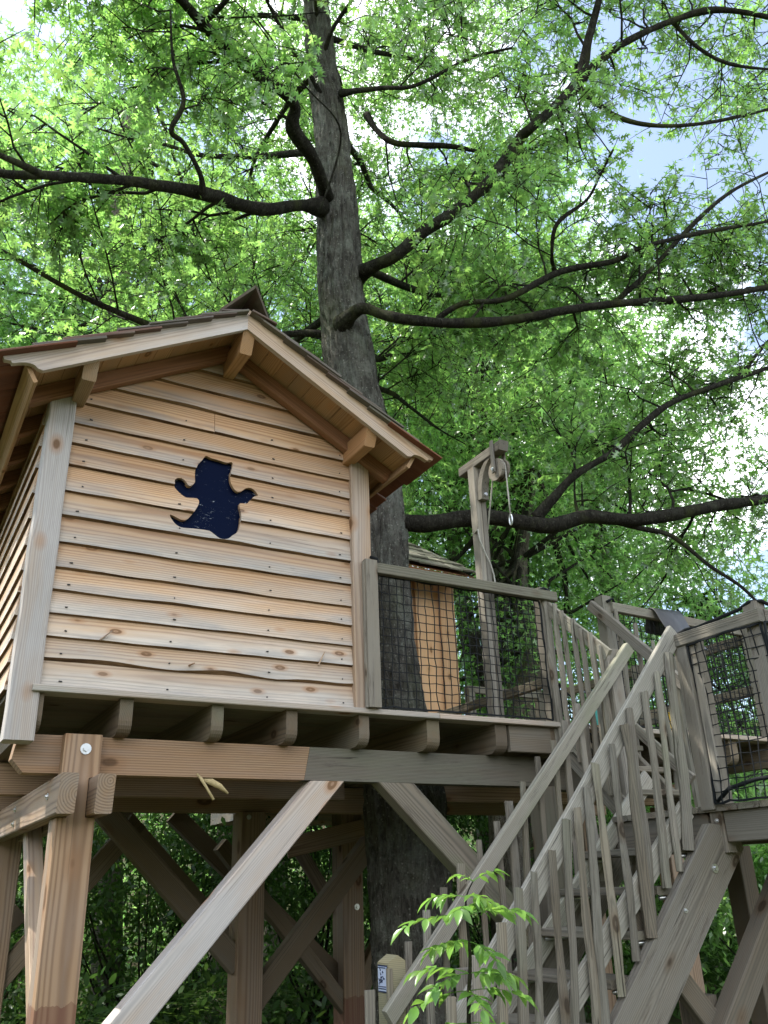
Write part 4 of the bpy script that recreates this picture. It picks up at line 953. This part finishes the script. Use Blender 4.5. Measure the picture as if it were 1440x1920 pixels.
def add_branch(p, d, L, r, depth=0):
    """woody side branch with twigs along it"""
    d = d / np.linalg.norm(d); n = 5; P = [p]; dd = d.copy()
    for i in range(n):
        dd = dd + rng.normal(size=3) * 0.16 + np.array((0, 0, 0.03 if i < 2 else -0.07)); dd /= np.linalg.norm(dd)
        P.append(P[-1] + dd * L / n)
    if not free(P[2]): return
    tube_vf(P, [r * (1 - 0.75 * i / n) + 0.002 for i in range(n + 1)], 5, TV, TF)
    steps = max(3, int(L / 0.13))
    for i in range(steps):
        u = (0.2 + 0.8 * (i + 0.5) / steps) * n; j = min(int(u), n - 1); b = P[j] + (P[j + 1] - P[j]) * (u - j)
        t_ = P[j + 1] - P[j]; t_ = t_ / np.linalg.norm(t_)
        s_ = rng.normal(size=3); s_[2] *= 0.45; s_ -= t_ * s_.dot(t_); s_ /= np.linalg.norm(s_) + 1e-6
        add_twig(b, t_ * rng.uniform(0.2, 0.9) + s_, rng.uniform(0.22, 0.5), int(rng.integers(9, 14)))
        if depth == 0 and i % 3 == 1:
            add_branch(b, t_ * 0.6 + s_ + np.array((0, 0, 0.1)), L * rng.uniform(0.35, 0.55), r * 0.5, 1)
def dress(pts, start=0.25, every=0.25, Lr=(0.7, 1.7), rmul=0.28, back=False):
    A = smoothp(pts, 4); seg = np.linalg.norm(np.diff(A[:, :3], axis=0), axis=1); cum = np.concatenate([[0], np.cumsum(seg)])
    s = start * cum[-1]
    while s < cum[-1]:
        i = min(int(np.searchsorted(cum, s)), len(A) - 1); i = max(i, 1)
        p = A[i, :3]; t_ = A[i, :3] - A[i - 1, :3]; t_ /= np.linalg.norm(t_) + 1e-6
        sd_ = rng.normal(size=3); sd_[2] = abs(sd_[2]) * 0.5 + 0.1 if rng.random() < 0.7 else sd_[2] * 0.6
        if back: sd_[1] = abs(sd_[1]) * 1.2 + 0.1; sd_[2] = abs(sd_[2]) * 0.9 + 0.05
        sd_ -= t_ * sd_.dot(t_); sd_ /= np.linalg.norm(sd_) + 1e-6
        add_branch(p, t_ * rng.uniform(0.3, 0.9) + sd_, rng.uniform(*Lr), min(0.017, max(0.005, A[i, 3] * rmul)))
        s += every * rng.uniform(0.6, 1.4)
# limbs seen in the photograph
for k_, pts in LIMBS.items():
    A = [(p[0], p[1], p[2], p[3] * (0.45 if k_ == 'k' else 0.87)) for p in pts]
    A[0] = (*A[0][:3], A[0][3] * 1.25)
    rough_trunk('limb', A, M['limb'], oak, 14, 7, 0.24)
    if k_ in ('n', 'm'): continue
    st_ = {'a': 0.22, 'b': 0.3, 'c': 0.25, 'd': 0.22, 'f': 0.30, 'g': 0.3, 'h': 0.2, 't': 0.5, 'k': 0.6}.get(k_, 0.15)
    dress(pts, st_, 0.17 if k_ in ('c2', 'e', 'f3') else 0.26, (0.6, 1.5), back=True)
# the rest of the crown: limbs higher up and round the back
def limb_curve(z0, az, L, rise, r):
    p = trunk_at(z0); P = [(p[0], p[1], p[2], r)]
    d = np.array((math.cos(az), math.sin(az), rise)); d /= np.linalg.norm(d); q = p.copy()
    for i in range(7):
        d = d + rng.normal(size=3) * 0.11 + np.array((0, 0, 0.05 if i < 3 else -0.07)); d /= np.linalg.norm(d)
        q = q + d * L / 7; P.append((q[0], q[1], q[2], r * (1 - 0.8 * (i + 1) / 7)))
    return P
CROWN = []
for i in range(26):
    z0 = 7.6 + 6.2 * i / 25; az = i * 2.399 + 0.4
    toward = math.cos(az - math.atan2(-6.3, -3.4))
    if (z0 < 11.5 and toward > 0.1) or (z0 < 10 and math.cos(az + 0.6) > 0.6): continue
    CROWN.append((z0, az, rng.uniform(3.6, 5.6) * (1.0 - 0.35 * i / 25), rng.uniform(0.15, 0.6), 0.055 - 0.025 * i / 25))
for az in (0.7, 1.1, 1.6, 2.3, 0.9, 2.9): CROWN.append((rng.uniform(5.2, 7.5), az, rng.uniform(3.5, 5.0), 0.2, 0.045))
for z_, da in ((9.7, -0.5), (10.3, 0.45), (10.9, -0.1), (11.3, 0.8)): CROWN.append((z_, math.atan2(-6.3, -3.4) + da, 2.4, 0.45, 0.03))
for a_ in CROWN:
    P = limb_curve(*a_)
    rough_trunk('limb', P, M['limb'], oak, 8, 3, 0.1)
    dress(P, 0.22, 0.27, (0.8, 1.9))
mesh_np('twig', np.array([tuple(v) for v in TV]), np.array([t_ for f in TF for t_ in ([(f[0], f[i], f[i + 1]) for i in range(1, len(f) - 1)])]), M['limb'], oak, 'stuff')
lp, ld_, ln_, ls = map(np.array, (lp, ld_, ln_, ls))
keep = np.array([free(p) for p in lp]); lp, ld_, ln_, ls = lp[keep], ld_[keep], ln_[keep], ls[keep]
# the 300 leaves that show largest are single objects, the others one mass
cpos = np.array((0, 0, 1.6)); dv = lp - cpos; dist = np.linalg.norm(dv, axis=1)
f_ = np.array(fwd); cosv = (dv @ f_) / dist
app = np.where(cosv > 0.80, ls / dist, 0); order = np.argsort(-app); big, rest = order[:300], order[300:]
for tpl_, q in ((LEAF7, rest[dist[rest] < 10.0]), (LEAF3, rest[dist[rest] >= 10.0])):
    leaf_cloud('foliage', lp[q], ld_[q], ln_[q], ls[q] * (1.0 if tpl_ is LEAF7 else 1.12), tpl_, M['oakleaf'], oak)
protos = []
for i in big:
    ex = Vector(ld_[i]).normalized(); ez = Vector(ln_[i]); ez = (ez - ex * ez.dot(ex)).normalized(); ey = ez.cross(ex); s = float(ls[i])
    Mw = Matrix(((ex.x * s, ey.x * s, ez.x * s, lp[i][0]), (ex.y * s, ey.y * s, ez.y * s, lp[i][1]), (ex.z * s, ey.z * s, ez.z * s, lp[i][2]), (0, 0, 0, 1)))
    if not protos: protos.append(obj('leaf', LEAF7[0].tolist(), LEAF7[1].tolist(), M['oakleaf'], oak, Mw))
    else: copy_part(protos[0], Mw, oak)
print('oak leaves', len(lp))

# ---- background trees
TG = 'trees behind the cabin'
def blob_leaves(n, centre, rad, clumps, sz, droop=0.4, up=0.9, spread=0.5, shell=0.55):
    """leaves gathered in clumps through an ellipsoid"""
    n = int(n * 1.35)
    c = rng.normal(size=(clumps, 3)); c = unit(c) * (shell + (1 - shell) * rng.random((clumps, 1))) * np.array(rad) + np.array(centre)
    k = rng.integers(0, clumps, n)
    sc = spread * (0.6 + 0.8 * rng.random(clumps))
    off = rng.normal(size=(n, 3)) * np.array((1, 1, 0.55)) * sc[k][:, None]
    pos = c[k] + off
    d = unit(rng.normal(size=(n, 3)) + unit(off) * 0.6); d[:, 2] -= droop
    nr = np.array((0, 0, up)) + rng.normal(size=(n, 3)) * 0.55
    return pos, d, nr, rng.uniform(sz[0], sz[1], n), c
def bg_tree(label, path, crown, mat='farleaf', nlim=7, group=TG, cat='tree', bark_='farbark', name='background_tree', tpl=LEAF3):
    base = path[0]
    tr = thing(name, label, cat, (base[0], base[1], 0), group)
    rough_trunk('trunk', path, M[bark_], tr, 12, 4, 0.08)
    PS = [[], [], [], []]; cl = []
    for (n, c, r_, k, sz, sp_) in crown:
        a = blob_leaves(n, c, r_, k, sz, spread=sp_)
        for i in range(4): PS[i].append(a[i])
        cl.append(a[4])
    cl = np.concatenate(cl)
    top = np.array(path[-1][:3]); V, F = [], []
    for c in cl[rng.permutation(len(cl))[:nlim * 6]]:
        j = int(rng.integers(len(path) // 2, len(path))); a = np.array(path[j][:3]); m = (a + c) / 2 + rng.normal(size=3) * 0.3
        tube_vf([a, m, c], [0.05, 0.03, 0.008], 5, V, F, cap=False)
    obj('limb', V, F, M['limb'], tr, smooth=True)
    leaf_cloud('crown', *[np.concatenate(q) for q in PS], tpl, M[mat], tr)
    return tr
S1 = (0.15, 0.24)
bg_tree('tall tree behind the cabin roof with a pale lichened trunk', [(3.2, 13, -0.2, 0.22), (3.0, 13, 2.1, 0.20), (2.4, 13, 9, 0.23), (2.3, 13, 11, 0.22), (2.2, 13, 13.0, 0.20), (2.1, 13, 14.8, 0.16), (2.4, 13.0, 17, 0.09)],
        [(11000, (2.3, 15.6, 14.5), (4.4, 2.6, 4.5), 95, S1, 0.55), (10000, (1.8, 15.6, 9.3), (4.2, 2.4, 3.6), 75, S1, 0.55)])
bg_tree('ivy clad crooked tree leaning behind the netted guard rail', [(7.6, 10, -0.2, 0.32), (7.7, 10, 2.4, 0.27), (7.95, 10, 3.4, 0.24), (8.25, 10, 4.14, 0.21), (8.42, 10, 4.8, 0.16), (8.33, 10, 5.5, 0.14), (8.4, 10, 6.3, 0.11), (8.9, 10, 8, 0.07)],
        [(9000, (8.8, 10.8, 6.4), (3.0, 2.2, 2.6), 75, (0.11, 0.17), 0.45), (2500, (7.6, 11.0, 4.0), (1.8, 1.2, 1.2), 24, (0.11, 0.17), 0.4)])
bt = [o for o in COL.objects if o.name.startswith('background_tree')][-1]
tube('low_limb', [(8.36, 10, 5.15), (8.1, 9.98, 5.02), (7.87, 9.97, 4.96), (7.5, 9.96, 4.97), (7.32, 9.96, 4.93), (7.36, 9.97, 4.65), (7.53, 10, 4.09), (7.62, 10, 3.6), (7.72, 10, 2.9)], [0.08, 0.075, 0.08, 0.075, 0.09, 0.085, 0.08, 0.085, 0.09], M['limb'], bt, 9)
iv = rng.random((1300, 2)); ang = iv[:, 0] * 6.283; zz = 1.0 + iv[:, 1] * 5.0
ip = np.array([[np.interp(z, (0, 2.4, 3.4, 4.14, 4.8, 5.5, 6.3), (7.6, 7.7, 7.95, 8.25, 8.42, 8.33, 8.4)), 10, z] for z in zz])
rad_ = 0.26 - zz * 0.02
ip[:, 0] += np.cos(ang) * rad_; ip[:, 1] += np.sin(ang) * rad_
idr = np.stack([np.cos(ang) * 0.4, np.sin(ang) * 0.4, -np.ones(len(ang))], 1) + rng.normal(size=(1300, 3)) * 0.4
inr = np.stack([np.cos(ang), np.sin(ang), 0.4 * np.ones(len(ang))], 1) + rng.normal(size=(1300, 3)) * 0.3
leaf_cloud('ivy', ip, idr, inr, rng.uniform(0.05, 0.10, 1300), LEAFO, M['fern'], bt)
def simple_tree(label, x, y, h, r, n, z0=3.0, clumps=110, mat='farleaf', sz=S1, sp_=0.6):
    bg_tree(label, [(x, y, -0.2, 0.24), (x + 0.1, y, h * 0.3, 0.2), (x - 0.15, y + .1, h * 0.6, 0.14), (x + 0.1, y, h * 0.9, 0.05)],
            [(n, (x, y, (h + z0) / 2), (r, r, (h - z0) / 2), clumps, sz, sp_)], mat)
simple_tree('broad tree at the left edge behind the cabin eave', -1.6, 14.5, 17.5, 4.2, 17000)
simple_tree('tall leafy tree between the cabin roof and the oak trunk', 5.6, 15.5, 18.0, 4.2, 17000)
simple_tree('bright leafy tree right behind the pulley hoist', 9.6, 13.2, 14.5, 3.6, 13000)
simple_tree('bushy tree rising behind the small cabin', 7.4, 17.5, 15.0, 4.0, 13000)
simple_tree('very tall airy tree filling the gap above the pulley hoist', 11.4, 14.6, 19.0, 4.2, 17000, 6.0, 130)
simple_tree('tall tree seen through the oak limbs at the upper right', 9.0, 11.3, 15.5, 3.6, 14000, 6.0, 110)
simple_tree('slender leafy tree between the hoist and the right edge', 12.0, 11.6, 15.0, 2.7, 11000, 5.5, 90)
simple_tree('rounded bright tree at the right behind the stairs', 13.6, 11.0, 7.4, 2.7, 10000, 1.0, 80)
simple_tree('low dense tree behind the landing at the right edge', 12.0, 8.2, 3.9, 2.2, 6000, 0.3, 55, sz=(0.10, 0.15), sp_=0.4)
# ---- undergrowth below and behind the platform
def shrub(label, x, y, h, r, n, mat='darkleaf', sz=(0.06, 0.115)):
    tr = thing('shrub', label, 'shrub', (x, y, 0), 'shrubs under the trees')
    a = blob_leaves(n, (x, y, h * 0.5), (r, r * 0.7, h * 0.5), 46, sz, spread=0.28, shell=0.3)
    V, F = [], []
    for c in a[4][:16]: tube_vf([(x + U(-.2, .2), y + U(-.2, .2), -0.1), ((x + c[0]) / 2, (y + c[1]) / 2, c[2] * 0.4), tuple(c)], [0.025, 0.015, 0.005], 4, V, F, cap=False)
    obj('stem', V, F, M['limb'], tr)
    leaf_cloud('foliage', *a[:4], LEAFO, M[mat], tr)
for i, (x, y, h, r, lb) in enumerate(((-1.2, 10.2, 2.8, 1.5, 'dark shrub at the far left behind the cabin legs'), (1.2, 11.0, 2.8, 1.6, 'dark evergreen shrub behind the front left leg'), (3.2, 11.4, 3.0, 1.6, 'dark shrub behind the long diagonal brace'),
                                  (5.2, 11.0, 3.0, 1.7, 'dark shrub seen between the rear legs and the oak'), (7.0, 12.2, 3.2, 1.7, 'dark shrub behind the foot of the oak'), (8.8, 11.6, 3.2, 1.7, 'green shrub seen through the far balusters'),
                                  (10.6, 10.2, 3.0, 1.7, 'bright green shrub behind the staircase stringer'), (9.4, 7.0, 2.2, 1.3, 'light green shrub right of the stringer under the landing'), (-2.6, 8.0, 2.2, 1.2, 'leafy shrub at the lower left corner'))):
    shrub(lb, x, y, h * 1.25, r * 1.1, 7500, 'farleaf' if i in (6, 7) else 'darkleaf')  # shrubs standing in the light take the brighter leaf colour
n = 70000
az = rng.uniform(R(-25), R(100), n); dd = rng.uniform(19, 27, n); hz = rng.random(n) ** 1.1 * np.where(az > R(50), 4.5, 11.0)
fp_ = np.stack([np.sin(az) * dd, np.cos(az) * dd, hz], 1)
cn = np.array([noise.noise(Vector(p * 0.35)) for p in fp_]); kp = (cn > -0.28) | (fp_[:, 2] < 7.5); fp_ = fp_[kp]
n = len(fp_)
leaf_cloud('far_woods', fp_, rng.normal(size=(n, 3)) - np.array((0, 0, .4)), rng.normal(size=(n, 3)) * 0.6 + np.array((0, 0, .9)), rng.uniform(0.22, 0.36, n), LEAF3, M['farleaf'], None, 'stuff', 'dense green woods rising behind everything')
n = 26000
ux = rng.uniform(-6, 15, n); uy = rng.uniform(8.6, 15, n); uz = 0.05 + np.abs(rng.normal(size=n)) * 0.38 + 0.25 * np.array([noise.noise(Vector((a * .8, b * .8, 0))) for a, b in zip(ux, uy)])
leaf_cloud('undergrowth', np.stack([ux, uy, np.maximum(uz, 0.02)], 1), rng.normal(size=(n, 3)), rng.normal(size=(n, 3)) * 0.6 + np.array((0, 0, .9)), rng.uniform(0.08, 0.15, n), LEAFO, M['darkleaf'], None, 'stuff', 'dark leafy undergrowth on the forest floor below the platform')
# ferns
fern0 = None
def fern_mesh():
    V, F = [], []
    for k in range(9):
        a = k * 0.698 + U(-.2, .2); L = U(0.5, 0.8)
        for i in range(14):
            u = (i + 1) / 14; rr = L * u; z = 0.15 + 0.55 * math.sin(u * 2.3) * L
            c = Vector((math.cos(a) * rr, math.sin(a) * rr, z)); s_ = Vector((-math.sin(a), math.cos(a), -0.15)); l = 0.17 * math.sin(math.pi * (u * 0.9 + 0.08)); f = Vector((math.cos(a), math.sin(a), 0)) * 0.024
            for sg_ in (-1, 1):
                b = len(V); V += [c - f, c + s_ * l * sg_ + f * 2, c + f]; F.append((b, b + 1, b + 2))
    return V, F
FV, FF = fern_mesh()
for i, (x, y, lb) in enumerate(((2.2, 9.0, 'fern below the platform left of the middle rear leg'), (2.75, 9.3, 'fern close beside the middle rear leg'), (0.3, 8.8, 'fern at the lower left between the cabin legs'), (1.7, 8.6, 'fern in front of the dark shrubs under the deck'), (4.0, 9.6, 'fern between the two rear legs'))):
    tr = thing('fern', lb, 'fern', (x, y, 0), 'ferns under the platform')
    Mw = Matrix.Translation((x, y, 0.05)) @ Matrix.Rotation(i * 1.3, 4, 'Z') @ Matrix.Scale(1.1 + 0.1 * (i % 3), 4)
    if fern0 is None: fern0 = obj('frond', FV, FF, M['fern'], tr, Mw, kind='stuff')
    else: copy_part(fern0, Mw, tr)

# ---- ash sapling in front of the stairs
sap = thing('ash_sapling', 'young bright green sapling with pointed leaflets in front of the stair foot', 'sapling', (1.85, 2.7, 0))
stem = smoothp([(1.78, 2.72, -0.05, 0.011), (1.82, 2.70, 0.6, 0.010), (1.843, 2.70, 1.17, 0.0075), (1.866, 2.70, 1.36, 0.006), (1.862, 2.70, 1.49, 0.0045), (1.866, 2.70, 1.55, 0.003), (1.885, 2.68, 1.60, 0.0018)], 3)
tube('stem', [tuple(a[:3]) for a in stem], [float(a[3]) for a in stem], M['limb'], sap, 7)
LV = [(0, 0, 0)]; LF = []
prof = [(0.12, 0.10), (0.30, 0.20), (0.52, 0.215), (0.74, 0.13), (0.90, 0.05)]
for x, y in prof: LV += [(x, y, 0.35 * y - 0.22 * x * x), (x, 0, -0.22 * x * x), (x, -y, 0.35 * y - 0.22 * x * x)]
LV.append((1.0, 0, -0.24)); e_ = len(LV) - 1
LF += [(0, 2, 1), (0, 3, 2)]
for i in range(4):
    a = 1 + 3 * i; LF += [(a, a + 1, a + 4, a + 3), (a + 1, a + 2, a + 5, a + 4)]
LF += [(13, 14, e_), (14, 15, e_)]
lf0 = None; RV, RF = [], []
def leaflet(p, d, nr, s):
    global lf0
    ex = Vector(d).normalized(); ez = Vector(nr); ez = (ez - ex * ez.dot(ex)).normalized(); ey = ez.cross(ex)
    Mw = Matrix(((ex.x * s, ey.x * s, ez.x * s, p[0]), (ex.y * s, ey.y * s, ez.y * s, p[1]), (ex.z * s, ey.z * s, ez.z * s, p[2]), (0, 0, 0, 1)))
    if lf0 is None: lf0 = obj('leaf', LV, LF, M['ashleaf'], sap, Mw, smooth=True)
    else: copy_part(lf0, Mw, sap)
CR = Vector((0.862, -0.507, 0)); CF = Vector((0.507, 0.862, 0))
def frond(z, side, fwd_, L, rise, pairs, s):
    i = int(np.argmin(np.abs(stem[:, 2] - z))); p0 = Vector(stem[i, :3])
    d = (CR * side + CF * fwd_ + Vector((0, 0, rise))).normalized(); pts = [p0]; dd = d.copy()
    for k in range(8):
        dd = (dd + Vector((0, 0, -0.07))).normalized(); pts.append(pts[-1] + dd * L / 8)
    tube_vf(pts, [0.0022 - 0.0002 * k for k in range(9)], 4, RV, RF)
    for k in range(pairs):
        u = 0.32 + 0.62 * k / max(1, pairs - 1); q = u * 8; j = min(int(q), 7); b = pts[j].lerp(pts[j + 1], q - j); tt = (pts[j + 1] - pts[j]).normalized()
        sd_ = tt.cross(Vector((0, 0, 1))).normalized()
        for sg_ in (-1, 1):
            dr = tt * U(0.4, 0.9) + sd_ * sg_ * U(0.6, 1.1) + Vector((0, 0, U(-0.75, 0.25)))
            leaflet(b, dr, Vector((U(-.6, .6), U(-.6, .6), 1)), s * U(0.6, 1.2))
    leaflet(pts[-1], dd + Vector((0, 0, -0.3)), Vector((U(-.2, .2), U(-.2, .2), 1)), s)
for z, fr in ((1.60, [(-0.5, 0.2, 0.10, 0.6), (0.7, -0.3, 0.10, 0.5)]), (1.545, [(-1, 0.2, 0.17, 0.35), (1, 0.1, 0.14, 0.3), (0.3, -0.8, 0.13, 0.3)]), (1.50, [(-1, -0.2, 0.28, 0.30), (1, -0.25, 0.24, 0.32), (-0.3, -1, 0.17, 0.15), (0.4, 0.9, 0.18, 0.2)]),
              (1.41, [(-0.3, 1, 0.18, 0.2), (0.6, -0.8, 0.17, 0.1), (-0.9, -0.5, 0.17, 0.1)]), (1.33, [(-1, 0.25, 0.30, 0.42), (-0.8, -0.6, 0.22, 0.1), (1, 0.2, 0.20, 0.35), (0.7, -0.7, 0.18, 0.2)]),
              (1.25, [(-1, -0.1, 0.26, 0.20), (1, -0.1, 0.24, 0.30), (0.3, -1, 0.16, 0.1)]), (1.17, [(-1, 0.1, 0.22, 0.2), (1, 0.3, 0.20, 0.15), (-0.2, -1, 0.18, 0.1), (-0.7, -0.7, 0.2, 0.1)])):
    for a in fr: frond(z + U(-.012, .012), a[0] + U(-.15, .15), a[1] + U(-.3, .3), a[2] * U(0.65, 0.95), a[3] + U(-.2, .15), 3 if a[2] < 0.15 else 5, 0.068 if a[2] > 0.13 else 0.055)
obj('leaf_stalk', RV, RF, M['ashleaf'], sap, kind='stuff')
print('tris', sum(len(o.data.polygons) for o in COL.objects if o.type == 'MESH'))
